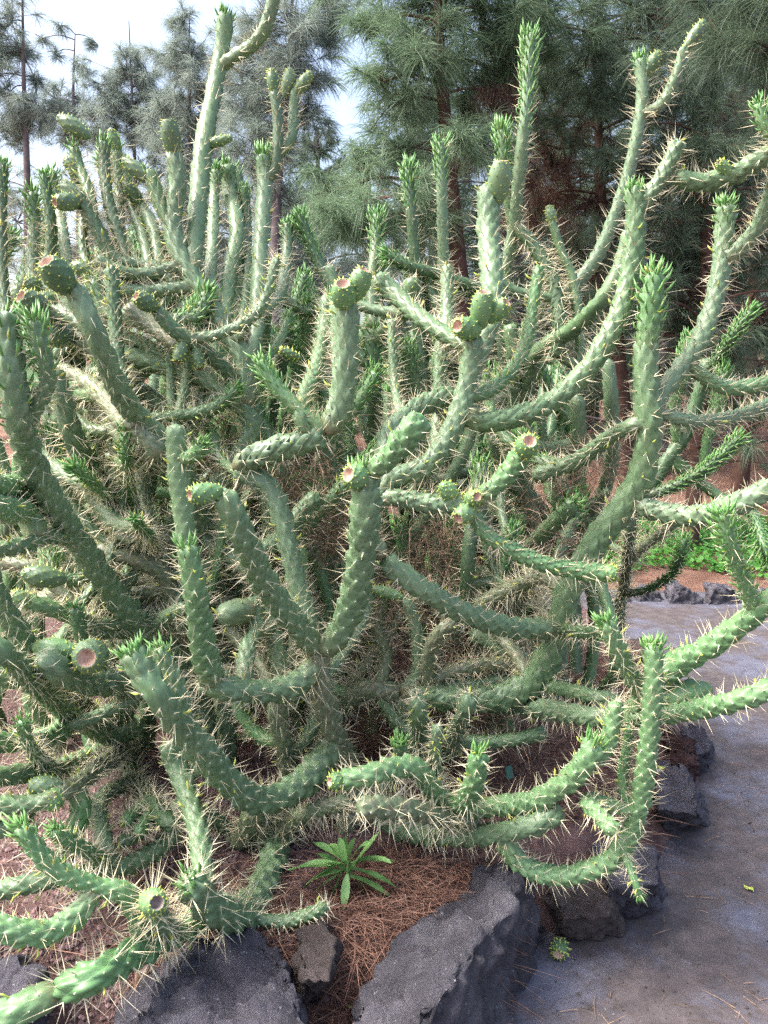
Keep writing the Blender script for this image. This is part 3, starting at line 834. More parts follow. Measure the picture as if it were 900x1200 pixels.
def run_stems():
    for ln in STEMS.strip().splitlines():
        head, pts = ln.split('|')
        bid, plant, par, d0, d1, w0, w1, mat, flags = head.split()
        px = [tuple(map(float, q.split(','))) for q in pts.split()]
        d1 = float(d1); w0 = float(w0) * .96; w1 = float(w1) * .96
        acc = np.concatenate([[0], np.cumsum([math.hypot(px[i + 1][0] - px[i][0], px[i + 1][1] - px[i][1]) for i in range(len(px) - 1)])])
        acc = acc / acc[-1]
        if par == 'G':
            d0 = float(d0)
            start = P(px[0][0], px[0][1], d0)
        else:
            C = BR[par]['C']
            q = np.array([topx(c) for c in C])
            dd = np.hypot(q[:, 0] - px[0][0], q[:, 1] - px[0][1])
            i = int(dd.argmin()); start = C[i]; d0 = C[i][1]
        ctrl = [P(x, y, d0 + (d1 - d0) * min(1, a * 1.25)) for (x, y), a in zip(px, acc)]
        if par == 'G':
            g = ctrl[0].copy(); zb = bed_z(g[0], g[1])
            if g[2] > zb + 0.02:
                g[2] = zb - 0.04; ctrl.insert(0, g)
            else:
                ctrl[0][2] = zb - 0.04
        else:
            if np.linalg.norm(ctrl[0] - start) > 0.035: ctrl.insert(0, start)
            else: ctrl[0] = start
        for c in ctrl[1:]:                              # nothing sinks into the soil
            c[2] = max(c[2], bed_z(c[0], c[1]) + 0.02)
        stem(bid, plant, ctrl, rad(w0, ctrl[0] if par == 'G' else P(*px[0], d0)), rad(w1, ctrl[-1]), mat, flags if flags != '-' else '', 0.0)
run_stems()

# branch, base pixel, end pixel, width, how far the end comes towards the camera (m), material, scar
FRUITS = """
A1 430,562 408,556 38 .045 b dish
A3 262,576 222,580 30 .05 b dish
U1 84,342 54,306 42 .06 d dish
U1c 58,366 24,347 34 .06 d dish
U1b 86,394 55,391 36 .07 d dishd
B1 - - 0 0 b -
L1 112,766 101,771 48 .10 g dish .12
L1 92,764 42,758 32 .01 b none
L0 158,846 118,856 38 .04 g dishd
B8 172,1056 184,1058 36 .07 b dishd .03
L4 72,918 34,922 28 .02 g dishd
L4 70,925 56,948 30 .02 b dishd
E2 404,362 402,332 36 .06 b dish
E2 412,352 428,316 32 .03 b dish
E6 560,388 536,382 32 .06 b dish
E6 562,384 568,342 33 .045 b dish
E6 572,376 594,354 26 .04 b dish
E7 582,240 588,188 32 .04 g dish
H3n 556,592 537,608 28 .05 b dish
H3n 548,588 559,582 24 .05 b dish
H3n 534,584 518,568 26 .02 b none
H3u 614,530 621,517 34 .06 b dish
H3 705,672 724,672 24 .02 b dish
H10b 768,786 822,762 34 -.01 b dish
H10 772,820 830,808 40 .00 b none
H10b 788,800 770,790 20 .01 b none
K4 402,914 386,916 26 .02 b dish
U6 96,236 64,237 25 .06 d dish
U6 100,240 72,215 24 .00 d dishd
U6b 92,196 76,188 22 .00 g none
U6b 104,160 70,138 24 .00 d none
U2 204,182 197,140 27 .03 d dish
U2b 180,214 146,188 22 .00 d none
U4b 322,112 318,82 17 .00 d none
U4c 334,112 340,82 17 .00 g none
U4c 344,112 364,86 17 .00 g none
U7 112,318 84,312 22 .00 d none
U8 184,362 159,347 26 .05 d dish
U8 216,398 208,424 20 .03 d dishd
U8 228,404 234,432 19 .02 d dishd
U3 240,170 270,162 15 .0 g none
X6 95,220 84,192 18 .02 d dish
X11 166,244 150,216 20 .03 d dish
X13 70,354 44,350 24 .04 d dish
X14 50,338 28,330 22 .03 d dish
X5 138,180 130,152 16 .02 g none
LB 40,708 12,698 26 .03 g dish
LA -4,794 -10,788 10 .0 g none
LG 122,985 134,1012 22 .02 g dishd
F1s 802,60 824,26 18 .00 d none
F1 752,92 772,62 19 .00 d none
H8 860,208 842,190 17 .02 b dishd
G3 648,262 643,242 15 .00 g none
W4 350,690 350,640 26 .01 b dish
I3 472,700 436,690 18 .00 b none
L8 75,680 28,672 32 .02 d none
E4 352,420 328,410 14 .02 d dish
"""
for ln in FRUITS.strip().splitlines():
    bid, b, t, w, fw, mat, dish, *ex = ln.split()
    bf = float(ex[0]) if ex else 0.0
    if b == '-': continue
    bx, by = map(float, b.split(',')); tx, ty = map(float, t.split(','))
    C = BR[bid]['C']; q = np.array([topx(c) for c in C])
    d = C[int(np.hypot(q[:, 0] - bx, q[:, 1] - by).argmin())][1]
    pb = P(bx, by, d - bf); pt = P(tx, ty, d - bf - float(fw))
    r = rad(float(w) * .80, pb)
    if np.linalg.norm(pt - pb) < 1.1 * r:            # seen end on: keep a real length
        ax = unit(pt - pb); pb = pt - ax * r * 1.5
    fruit(bid, pb, pt, r, mat, dish if dish != 'none' else 'dish', dish != 'none')

# fill of the two back plants: upright and leaning stems further inside the thicket
def back_fill():
    n = 0
    for tries in range(900):
        if n >= 120: break
        x = rng.uniform(-60, 690)
        d = rng.uniform(2.75, 4.6)
        base = P(x, 700, d)
        if seg_dist(base[0], base[1]) < 0.25: continue
        base[2] = bed_z(base[0], base[1]) - 0.03
        top = np.interp(x, [-60, 60, 250, 330, 420, 520, 640, 700], [250, 260, 300, 400, 330, 300, 360, 470])
        yt = top + abs(rng.normal(0, 140))
        if yt > 660: continue
        tip = P(x + rng.normal(0, 80), yt, d + rng.normal(0, 0.2))
        if topx(tip)[0] > 690: continue
        mid1 = base + (tip - base) * 0.35 + np.array([rng.normal(0, .12), rng.normal(0, .12), 0])
        mid2 = base + (tip - base) * 0.7 + np.array([rng.normal(0, .10), rng.normal(0, .10), 0])
        w = rng.uniform(.048, .068)
        pl = 'B' if base[0] < -0.1 else 'R'
        mat = rng.choice(['g', 'd', 'b', 'g'])
        stem('Z%d' % n, pl, [base, mid1, mid2, tip], w / 2, w / 2 * rng.uniform(.75, .95), mat, 't.l%d' % rng.integers(8, 24))
        # a side arm from each
        C = BR['Z%d' % n]['C']; i = int(len(C) * rng.uniform(.35, .75)); s = C[i]
        a = rng.uniform(0, 6.28); out = np.array([math.cos(a), math.sin(a) * .6, 0])
        L = rng.uniform(.18, .42)
        e = s + out * L * .7 + np.array([0, 0, L * .85])
        if topx(e)[0] < 690 and topx(e)[1] > top - 20:
            stem('Y%d' % n, pl, [s, s + out * L * .5 + np.array([0, 0, L * .12]), e], w * .42, w * .38, mat, 't.l%d' % rng.integers(6, 16))
        n += 1
back_fill()

def shoot_fill():
    pool = [(k, b) for k, b in BR.items() if k[0] in 'ABDEHILTUWGNV' and len(b['C']) > 12]
    n = 0
    for tries in range(2500):
        if n >= 125: break
        k, b = pool[rng.integers(len(pool))]
        i = int(len(b['C']) * rng.uniform(.15, .85)); s = b['C'][i]
        if s[1] < 2.0 or s[2] < .5: continue
        a = rng.uniform(-.3, math.pi + .3)
        out = np.array([math.cos(a), abs(math.sin(a)), 0]) * rng.uniform(.4, 1.0)
        L = rng.uniform(.22, .60)
        up = rng.uniform(.25, 1.0)
        p1 = s + out * L * .35 + np.array([0, 0, .02 * rng.normal()])
        p2 = s + out * L * .72 + np.array([0, 0, L * .30 * up])
        e = s + out * L * .9 + np.array([0, 0, L * .80 * up])
        x, y = topx(e)
        cav = 380 < x < 700 and 560 < y < 880
        if e[1] < (2.62 if cav else 2.3) or y < 300 or x > 690 or x < -60 or y > 850: continue
        if seg_dist(e[0], e[1]) < .1: continue
        w = rng.uniform(.030, .048)
        mat = rng.choice(['g', 'o']) if cav else rng.choice(['g', 'g', 'd', 'b'])
        fl = rng.choice(['', 't.l4', 't.l10', 't.l18', 'y', ''])
        stem('Q%d' % n, b['plant'], [s, p1, p2, e], w / 2, w / 2 * rng.uniform(.8, 1.0), mat, fl)
        n += 1
shoot_fill()

# ------------------------------------------------------------------ litter, gravel, dry tangles
def in_bed(x, y, m=0.05): return seg_dist(x, y) > m
def needle_litter():
    pts = []
    zones = [((380, 1010), (580, 1150), 0.20, 2600), ((300, 1060), (420, 1190), 0.2, 900), ((430, 830), (760, 960), .22, 3800),
             ((640, 740), (770, 830), .22, 2600), ((150, 1040), (330, 1130), .2, 800), ((-60, 840), (330, 1100), .22, 450), ((380, 780), (600, 900), .22, 2200), ((100, 760), (420, 900), .22, 900)]
    for (a, b), (c, d), z, n in zones:
        xs = rng.uniform(a, c, n); ys = rng.uniform(b, d, n)
        for x, y in zip(xs, ys):
            p = G(x, y, z)
            if in_bed(p[0], p[1], 0.03): pts.append((p[0], p[1], bed_z(p[0], p[1])))
    pts = np.array(pts); n = len(pts)
    a = rng.uniform(0, 6.28, n)
    L = rng.uniform(.08, .22, n)
    lift = rng.uniform(0.002, 0.022, n)
    d = np.stack([np.cos(a), np.sin(a), np.zeros(n)], 1)
    p0 = pts + np.array([0, 0, 1.]) * rng.uniform(.001, .02, n)[:, None]
    p1 = p0 + d * (L / 2)[:, None] + np.stack([rng.normal(0, .006, n), rng.normal(0, .006, n), lift], 1)
    p2 = p0 + d * L[:, None] + np.stack([rng.normal(0, .012, n), rng.normal(0, .012, n), rng.uniform(-.004, .01, n)], 1)
    for q in (p1, p2):
        zz = np.array([bed_z(x, y) for x, y in q[:, :2]])
        q[:, 2] = np.maximum(q[:, 2], zz + 0.003)
    v, t, qd = ribbons(p0, p1, p2, rng.uniform(.0006, .0011, n))
    o = link('pine_needle_litter', mesh_np('pine_needle_litter', v, t, qd, False), M['litter'], kind='stuff')
    tag(o, 'reddish brown pine needle litter spread over the raised bed', 'litter')
needle_litter()
def tangles():
    # dry matted needles and old spines caught between the stems around the cactus base
    balls = [(440, 745, 2.75, 60, 700), (470, 700, 2.6, 60, 800), (430, 850, 2.75, 55, 500), (560, 850, 2.6, 80, 900), (350, 560, 2.5, 55, 500), (380, 620, 2.5, 50, 500),
             (300, 880, 2.75, 60, 350), (360, 840, 2.8, 50, 350), (500, 780, 2.6, 70, 900), (610, 760, 2.7, 60, 600), (90, 700, 2.5, 70, 220), (170, 640, 2.6, 60, 250),
             (250, 470, 2.8, 70, 300), (120, 480, 2.6, 60, 200), (640, 640, 2.7, 50, 500), (520, 640, 2.7, 60, 700), (300, 740, 2.7, 60, 350), (250, 560, 2.6, 50, 400), (680, 560, 2.9, 60, 500)]
    P0, P1, P2 = [], [], []
    for x, y, d, r, n in balls:
        c = P(x, y, d); R_ = rad(2 * r, c)
        q = rng.normal(0, 0.5, (n, 3)) * R_
        a = unit(rng.normal(size=(n, 3)) * np.array([1, 1, .8]) - np.array([0, 0, .35]))
        L = rng.uniform(.05, .15, n)
        p0 = c + q; p1 = p0 + a * (L / 2)[:, None] + rng.normal(0, .006, (n, 3)); p2 = p1 + a * (L / 2)[:, None] + np.array([0, 0, -.02])
        P0.append(p0); P1.append(p1); P2.append(p2)
    P0, P1, P2 = np.vstack(P0), np.vstack(P1), np.vstack(P2)
    ok = np.array([min(a[2], b[2]) > bed_z(a[0], a[1]) for a, b in zip(P0, P2)])
    v, t, q = ribbons(P0[ok], P1[ok], P2[ok], rng.uniform(.0006, .0012, ok.sum()))
    o = link('dry_needle_tangle', mesh_np('dry_needle_tangle', v, t, q, False), M['litter_old'], kind='stuff')
    tag(o, 'dry brown needles matted between the cactus stems near the base', 'litter')
tangles()
def gravel():
    n = 9000
    xs = rng.uniform(-80, 420, n); ys = rng.uniform(815, 1190, n)
    pts = []
    for x, y in zip(xs, ys):
        p = G(x, y, .21)
        if in_bed(p[0], p[1], 0.03): pts.append((p[0], p[1], bed_z(p[0], p[1])))
    pts = np.array(pts); n = len(pts)
    r = rng.gamma(3, .0016, n) + .0025
    dirs = np.array([[1, 0, 0], [-1, 0, 0], [0, 1, 0], [0, -1, 0], [0, 0, 1], [0, 0, -1.]])
    V = pts[:, None] + dirs[None] * r[:, None, None] * rng.uniform(.6, 1.3, (n, 6, 1)) + rng.normal(0, .15, (n, 6, 3)) * r[:, None, None]
    f = np.array([[0, 2, 4], [2, 1, 4], [1, 3, 4], [3, 0, 4], [2, 0, 5], [1, 2, 5], [3, 1, 5], [0, 3, 5]])
    T = (np.arange(n) * 6)[:, None, None] + f[None]
    o = link('cinder_gravel', mesh_np('cinder_gravel', V.reshape(-1, 3), T.reshape(-1, 3), smooth=False), M['gravel'], kind='stuff')
    tag(o, 'purple brown cinder gravel covering the bed on the left', 'gravel')
gravel()
def clover():
    n = 30000
    y = rng.uniform(6.8, 10.4, n); x = rng.uniform(-1.0, 6.5, n)
    edge = np.array([fnoise(a * .9, b * .9, 2) for a, b in zip(x, y)])
    ok = (y > 6.98 + edge * .5) & (y < 9.9 + edge)
    x, y = x[ok], y[ok]; n = len(x)
    z = np.array([hill(a, b) for a, b in zip(x, y)]) + rng.uniform(.01, .12, n)
    c = np.stack([x, y, z], 1)
    a = unit(rng.normal(size=(n, 3)) * np.array([1, 1, .5])); b = unit(np.cross(a, unit(rng.normal(size=(n, 3)) * .5 + np.array([0, -.3, 1]))))
    r = rng.uniform(.014, .035, n)[:, None]
    V = np.stack([c - a * r, c - b * r * .8, c + a * r, c + b * r * .8], 1).reshape(-1, 3)
    q = (np.arange(n) * 4)[:, None] + np.arange(4)[None]
    o = link('clover_patch', mesh_np('clover_patch', V, quads=q, smooth=False), M['clover'], kind='stuff')
    tag(o, 'bright green clover patch on the earth beyond the path', 'ground cover')
clover()

# ------------------------------------------------------------------ weeds, label, fallen things
def blade(name, base, d, L, w, droop, mat, parent, org):
    d = unit(d); up = np.array([0, 0, 1.]); s = unit(np.cross(d, up))
    n = 17; t = np.linspace(0, 1, n)
    mid = base + d * (L * t)[:, None] - up * (droop * L * t ** 2)[:, None]
    prof = w * np.sin(np.pi * np.clip(t * .93 + .05, 0, 1)) ** .8 * (0.65 + .35 * t) * (1 + .08 * np.where(np.arange(n) % 2, 1, -1))
    wav = 0.06 * L * np.sin(t * 9 + rng.uniform(0, 6))
    V = np.stack([mid - s * prof[:, None] + up * (prof * .35 + wav * .2)[:, None], mid, mid + s * prof[:, None] + up * (prof * .35 - wav * .2)[:, None]], 1).reshape(-1, 3)
    i = np.arange(n - 1) * 3
    Q = np.vstack([np.stack([i, i + 1, i + 4, i + 3], 1), np.stack([i + 1, i + 2, i + 5, i + 4], 1)])
    return link(name, mesh_np(name, V - org, quads=Q), mat, parent=parent)
def tube_mesh(name, pts, r0, r1, n=8):
    C = catmull(pts, 6 if n > 6 else 3); T, N, B = frames(C); m = len(C)
    th = 2 * math.pi * np.arange(n) / n
    rr = np.linspace(r0, r1, m)
    V = C[:, None] + (N[:, None] * np.cos(th)[None, :, None] + B[:, None] * np.sin(th)[None, :, None]) * rr[:, None, None]
    i = np.arange(m - 1)[:, None] * n + np.arange(n)[None]; j = np.arange(m - 1)[:, None] * n + (np.arange(n)[None] + 1) % n
    Q = np.stack([i, j, j + n, i + n], -1).reshape(-1, 4)
    return V.reshape(-1, 3), Q
def weed():
    global rng
    keep_rng = rng; rng = np.random.default_rng(21)
    b = G(405, 1045, .22); b[2] = bed_z(b[0], b[1])
    root = tag(empty('weed', b), 'leafy green weed with toothed lance-shaped leaves growing in the needle litter', 'plant')
    top = P(408, 1008, b[1] - .02)
    v, q = tube_mesh('stem', [b - np.array([0, 0, .02]), (b + top) / 2, top], .004, .003)
    link('stem', mesh_np('stem', v - b, quads=q), M['weed'], parent=root)
    tips = [(348, 1027), (375, 1012), (380, 1060), (398, 1072), (440, 1060), (456, 1020), (452, 985), (418, 968), (430, 1038), (388, 1048), (440, 1003), (405, 1055), (372, 1038), (360, 995), (440, 975), (402, 962), (380, 975), (360, 1045), (450, 1045), (395, 985), (470, 1005), (420, 1070)]
    for k, (x, y) in enumerate(tips):
        st = b + (top - b) * rng.uniform(.45, 1.0)
        e = P(x, y, b[1] - rng.uniform(-.03, .08)); e[2] = max(e[2], bed_z(e[0], e[1]) + .012)
        d = e - st; L = np.linalg.norm(d)
        dd = unit(d + np.array([0, 0, .5 * L]))
        blade('leaf', st, dd, L * rng.uniform(1.0, 1.25), rng.uniform(.011, .017), rng.uniform(.1, .5), M['weed'], root, b)
    rng = keep_rng
weed()
def seedling(px, py, label, n=4, L=.022, zz=.22):
    b = G(px, py, zz); b[2] = bed_z(b[0], b[1])
    root = tag(empty('seedling', b), label, 'plant')
    for k in range(n):
        a = 6.28 * k / n + rng.uniform(0, .6)
        blade('leaf', b + np.array([0, 0, .006]), np.array([math.cos(a), math.sin(a), .7]), L * rng.uniform(.8, 1.2), L * .2, .2, M['weed'], root, b)
seedling(416, 1114, 'tiny green seedling in the litter beside the flat-topped boulder', 5, .026)
seedling(348, 1140, 'tiny seedling at the foot of the small brownish rock', 3, .02)
seedling(113, 978, 'tiny green seedling in the purple gravel under the left stems', 5, .03)
seedling(370, 690, 'small bright seedling leaf among the dry stems at the cactus base', 4, .03)
seedling(284, 880, 'dark lance-leaved seedling below the corky trunks', 5, .06)

def label_sign():
    b = G(596, 932, .21); b[2] = bed_z(b[0], b[1])
    root = tag(empty('plant_label', b), 'small blank-looking green plant label on a thin stake in the needle litter', 'sign')
    top = P(597, 905, b[1]); z0 = top[2] - b[2]
    bm = bmesh.new(); bmesh.ops.create_cube(bm, size=1)
    bmesh.ops.scale(bm, vec=(.030, .003, .042), verts=bm.verts)
    bmesh.ops.bevel(bm, geom=bm.edges[:], offset=.0012, segments=2)
    bmesh.ops.rotate(bm, verts=bm.verts, cent=(0, 0, 0), matrix=__import__('mathutils').Matrix.Rotation(R(35), 3, 'Z') @ __import__('mathutils').Matrix.Rotation(R(-18), 3, 'X'))
    bmesh.ops.translate(bm, verts=bm.verts, vec=(0, 0, z0))
    me = bpy.data.meshes.new('plate'); bm.to_mesh(me); bm.free(); link('plate', me, M['plate'], parent=root)
    v, q = tube_mesh('stake', [np.array([0, .004, -.03]), np.array([0, .005, z0 * .5]), np.array([0, .004, z0])], .0022, .0022)
    link('stake', mesh_np('stake', v, quads=q), M['metal'], parent=root)
label_sign()
def fallen():
    # a fallen cactus fruit on the path
    b = G(655, 1122, .0); b[2] = path_z(b[0], b[1])
    PLANT['X'] = None
    root = empty('fallen_fruit', b)
    tag(root, 'fallen green cactus fruit lying on the path against the flat-topped boulder', 'fruit')
    holder = dict(C=None, obj=root, org=b)
    BR['fallen'] = holder
    o = fruit('fallen', b + np.array([.012, .03, .026]), b + np.array([-.008, -.024, .024]), .024, 'd', 'dish', True)
    o.name = 'fruit_body'
    n = 60; dd = unit(rng.normal(size=(n, 3))); v, t = spikes(b + np.array([0, 0, .026]) + dd * .02, dd, rng.uniform(.008, .02, n), np.full(n, .0009))
    link('spines', mesh_np('spines', v - b, tris=t, smooth=False), M['spine'], parent=root, kind='stuff')
    # a fallen leaf
    b = G(877, 1041, 0); b[2] = path_z(b[0], b[1])
    V = []; 
    for k in range(9):
        t = k / 8; w = .011 * math.sin(math.pi * min(1, t * .95 + .03)) ** .8
        x = (t - .5) * .04
        V += [(x, -w, .006 + .004 * math.sin(t * 6)), (x, 0, .003 + .003 * math.sin(t * 6)), (x, w, .008 + .003 * math.cos(t * 5))]
    i = np.arange(8) * 3
    Q = np.vstack([np.stack([i, i + 1, i + 4, i + 3], 1), np.stack([i + 1, i + 2, i + 5, i + 4], 1)])
    o = link('fallen_leaf', mesh_np('fallen_leaf', np.array(V), quads=Q), M['yleaf'], loc=b); o.rotation_euler = (0, 0, R(110))
    tag(o, 'single yellow-green fallen leaf on the open path', 'leaf')
    # loose pine needles on the path
    n = 120
    clus = [(820, 955, 40), (845, 935, 30), (700, 1175, 45), (870, 1180, 40), (760, 1050, 60), (800, 860, 60), (880, 905, 50)]
    p = []
    for k in range(n):
        x, y, r = clus[rng.integers(len(clus))]
        q = G(x + rng.normal(0, r), y + rng.normal(0, r * .5), 0)
        if seg_dist(q[0], q[1]) < -0.02 and q[1] > 1.2: p.append((q[0], q[1], path_z(q[0], q[1]) + .003))
    p = np.array(p); n = len(p); a = rng.normal(.5, .9, n); L = rng.uniform(.03, .12, n)
    d = np.stack([np.cos(a), np.sin(a), np.zeros(n)], 1)
    p1 = p + d * (L / 2)[:, None] + rng.normal(0, .003, (n, 3)) * [1, 1, 0] + [0, 0, .004]; p2 = p + d * L[:, None] + [0, 0, .002]
    v, t, q = ribbons(p, p1, p2, np.full(n, .0009))
    o = link('loose_pine_needles', mesh_np('loose_pine_needles', v, t, q, False), M['litter_old'], kind='stuff')
    tag(o, 'scattered dry pine needles lying on the grey path', 'litter')
    n = 420
    xs = rng.uniform(620, 930, n); ys = rng.uniform(880, 1230, n); pts = []
    for x, y in zip(xs, ys):
        q = G(x, y, 0)
        if seg_dist(q[0], q[1]) < -0.02: pts.append((q[0], q[1], path_z(q[0], q[1]) + .001))
    pts = np.array(pts); n = len(pts); r = rng.gamma(2, .0009, n) + .0009
    dirs = np.array([[1, 0, 0], [-1, 0, 0], [0, 1, 0], [0, -1, 0], [0, 0, 1], [0, 0, -1.]])
    V = pts[:, None] + dirs[None] * r[:, None, None] * rng.uniform(.6, 1.3, (n, 6, 1))
    f = np.array([[0, 2, 4], [2, 1, 4], [1, 3, 4], [3, 0, 4], [2, 0, 5], [1, 2, 5], [3, 1, 5], [0, 3, 5]])
    T = (np.arange(n) * 6)[:, None, None] + f[None]
    o = link('path_grit', mesh_np('path_grit', V.reshape(-1, 3), T.reshape(-1, 3), smooth=False), M['rockb'], kind='stuff')
    tag(o, 'fine stone grit scattered over the path surface', 'gravel')
fallen()

# ------------------------------------------------------------------ pines
def needle_tuft_arrays(cent, dirs, Ln, n, spread, droop, shoot):
    m = len(cent)
    idx = np.repeat(np.arange(m), n)
    N = len(idx)
    base = cent[idx] + dirs[idx] * (rng.uniform(-shoot, 0.02, N))[:, None]
    d = unit(dirs[idx] * rng.uniform(.3, 1.0, N)[:, None] + rng.normal(0, spread, (N, 3)))
    L = Ln * rng.uniform(.7, 1.1, N)
    dr = np.array([0, 0, -1.])
    p1 = base + d * (L * .5)[:, None] + dr * (L * .10 * droop)[:, None]
    p2 = p1 + unit(d + dr * (droop * .9)) * (L * .5)[:, None]
    return base, p1, p2
def pine(name, label, base, trunk_px, d, tr, clumps, mat, barkmat, Ln=.24, nn=70, w=.0016, dead=(), group=None, tpc=1.0):
    """trunk through pixels, limbs to each clump of needle tufts (px, py, radius px, depth offset)"""
    tp = [P(x, y, d) for x, y in trunk_px]
    g = tp[0].copy(); g[2] = hill(g[0], g[1]) - .1
    root = tag(empty(name, (g[0], g[1], g[2] + .1)), label, 'tree', group)
    org = np.array(root.location)
    tp = [g] + tp if tp[0][2] > g[2] + .2 else tp
    v, q = tube_mesh('trunk', tp, tr * 1.15, tr * .12, 14)
    link('trunk', mesh_np('trunk', v - org, quads=q), barkmat, parent=root)
    TC = catmull(tp, 12)
    lv, lq, off = [], [], 0
    def limb(pts, a, b, n=6):
        nonlocal off
        v, q = tube_mesh('x', pts, a, b, n); lv.append(v); lq.append(q + off); off += len(v)
    for which, cl, mt, nm in ((0, clumps, mat, 'crown'), (1, dead, M['needle_dead'], 'dead_needles')):
        if not cl: continue
        cents, dirs = [], []
        for (x, y, r, dd) in cl:
            c = P(x, y, d + dd); Rr = rad(2 * r, c)
            i = int((np.linalg.norm(TC - c, axis=1) + np.maximum(0, TC[:, 2] - c[2] - .1) * 2).argmin())
            s = TC[i]
            mid = (s + c) / 2 + np.array([0, 0, .12 * np.linalg.norm(c - s)])
            limb([s, mid, c], max(.010, tr * .14), .006)
            nt_ = max(4, int(tpc * 15 * (Rr / .45) ** 2) + 3)
            for k in range(nt_):
                o = rng.normal(0, .48, 3) * Rr * np.array([1, 1, .85])
                p = c + o
                dv = unit(o * np.array([1, 1, .5]) / max(Rr, .01) + np.array([0, 0, .35]) + rng.normal(0, .3, 3))
                cents.append(p); dirs.append(dv)
                m_ = c + o * .45 + rng.normal(0, .04, 3)
                limb([c, m_, p], .007, .004, 3)
        cents = np.array(cents); dirs = np.array(dirs)
        p0, p1, p2 = needle_tuft_arrays(cents, dirs, Ln, nn, .55, 0.9 if which == 0 else 1.8, Ln * .45)
        v, t, q = ribbons(p0, p1, p2, np.full(len(p0), w))
        link(nm, mesh_np(nm, v - org, t, q, False), mt, parent=root, kind='stuff')
    if lv:
        link('limbs', mesh_np('limbs', np.vstack(lv) - org, quads=np.vstack(lq)), barkmat, parent=root, kind='stuff')
    return root

pine('pine_tree', 'nearby pine with long drooping pale green needle tufts behind the cactus', None, [(553, 570), (548, 430), (530, 240), (519, 110), (513, 10), (505, -90)], 7.6, .12,
     [(440, 235, 62, -.4), (385, 225, 42, -.2), (410, 265, 40, -.5), (470, 120, 40, 0), (490, 60, 48, -.3), (560, 40, 60, .2), (560, 165, 45, -.4), (600, 20, 55, .1), (500, 0, 60, .2),
      (450, 95, 30, -.3), (430, 30, 35, 0), (420, 190, 30, 0), (545, 110, 34, .3), (470, 180, 32, .1), (585, 90, 40, .4), (640, 30, 50, .3), (500, 240, 40, -.2), (480, -60, 80, 0), (600, -70, 90, 0)],
     M['needle'], M['bark'], .32, 110, .0020, dead=[(585, 115, 26, .2), (600, 190, 25, .4), (545, 180, 22, .3)], tpc=1.3)
pine('pine_tree', 'dark pine with hanging brown dead needles behind the tall right-hand stems', None, [(735, 560), (722, 400), (705, 250), (700, 120), (690, -40)], 8.6, .11,
     [(700, 110, 34, -.6), (712, 190, 34, -.6), (690, 60, 40, -.6), (716, 270, 38, -.6), (722, 340, 40, -.6), (760, 20, 60, -.4), (820, 190, 50, -.5), (800, 260, 45, -.5), (650, 140, 36, -.5), (620, 60, 40, .2), (760, 330, 45, -.5), (840, 400, 45, -.5), (700, 40, 60, -.2), (760, 120, 62, -.2), (700, 130, 42, .2), (830, 130, 60, -.3), (860, 220, 55, -.2), (650, 90, 40, .4), (790, 60, 60, .2), (790, 300, 55, .3), (850, 320, 48, .3), (700, 320, 50, .4),
      (760, 230, 45, .2), (660, 290, 40, .5), (870, 400, 40, .2), (640, 230, 40, .6), (740, -20, 80, 0), (830, 30, 60, .3), (720, 380, 45, .5), (800, 380, 50, .4), (890, 290, 50, .5), (680, 420, 40, .6), (780, 440, 45, .6), (860, 470, 45, .6)],
     M['needle_dk'], M['bark'], .27, 85, .0021,
     dead=[(660, 175, 38, -.2), (690, 235, 45, -.1), (640, 200, 34, 0), (790, 205, 45, 0), (730, 190, 36, .1), (620, 240, 30, .2), (830, 250, 40, .2), (720, 285, 40, .2), (880, 370, 35, 0), (860, 130, 25, .3), (800, 340, 45, .3), (680, 350, 40, .3)], tpc=1.25)
pine('pine_tree', 'slender pine with a purplish trunk behind the upright left stems', None, [(322, 480), (322, 380), (324, 250), (335, 120), (345, -40)], 10.0, .10,
     [(340, 30, 56, 0), (300, 60, 36, .2), (315, 150, 40, .2), (300, 200, 40, .2), (340, 100, 45, .3), (285, 100, 34, .4), (325, 110, 42, 0), (360, 130, 30, .2), (300, 90, 35, .3), (350, 70, 40, -.2), (295, 165, 34, 0), (330, 185, 30, .2), (285, 130, 30, .3), (345, 240, 36, .2), (370, 30, 45, .2), (310, 30, 30, .3), (340, 310, 40, .3), (350, 370, 45, .2), (300, 250, 38, .4),
      (360, 430, 45, .2), (385, 330, 40, .5), (330, -50, 60, 0), (390, 10, 40, .3), (370, 285, 30, .4)],
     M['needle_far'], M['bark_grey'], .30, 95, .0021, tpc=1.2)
pine('pine_tree', 'pale pine with a feathery rounded crown beside the tallest cactus arm', None, [(222, 420), (222, 250), (222, 120), (222, 20)], 12.5, .06,
     [(225, 62, 36, 0), (250, 75, 26, .3), (205, 70, 22, 0), (215, 20, 14, 0), (255, 120, 30, .3), (190, 130, 24, .2), (260, 180, 30, .3), (215, 95, 22, .2), (238, 100, 26, -.2), (222, 140, 30, 0), (245, 150, 26, .3), (212, 35, 10, 0), (205, 175, 28, 0), (235, 200, 34, .2), (225, 255, 40, .2), (240, 320, 40, .4), (200, 220, 30, .3)],
     M['needle_far'], M['bark_grey'], .28, 110, .0021, tpc=1.6)
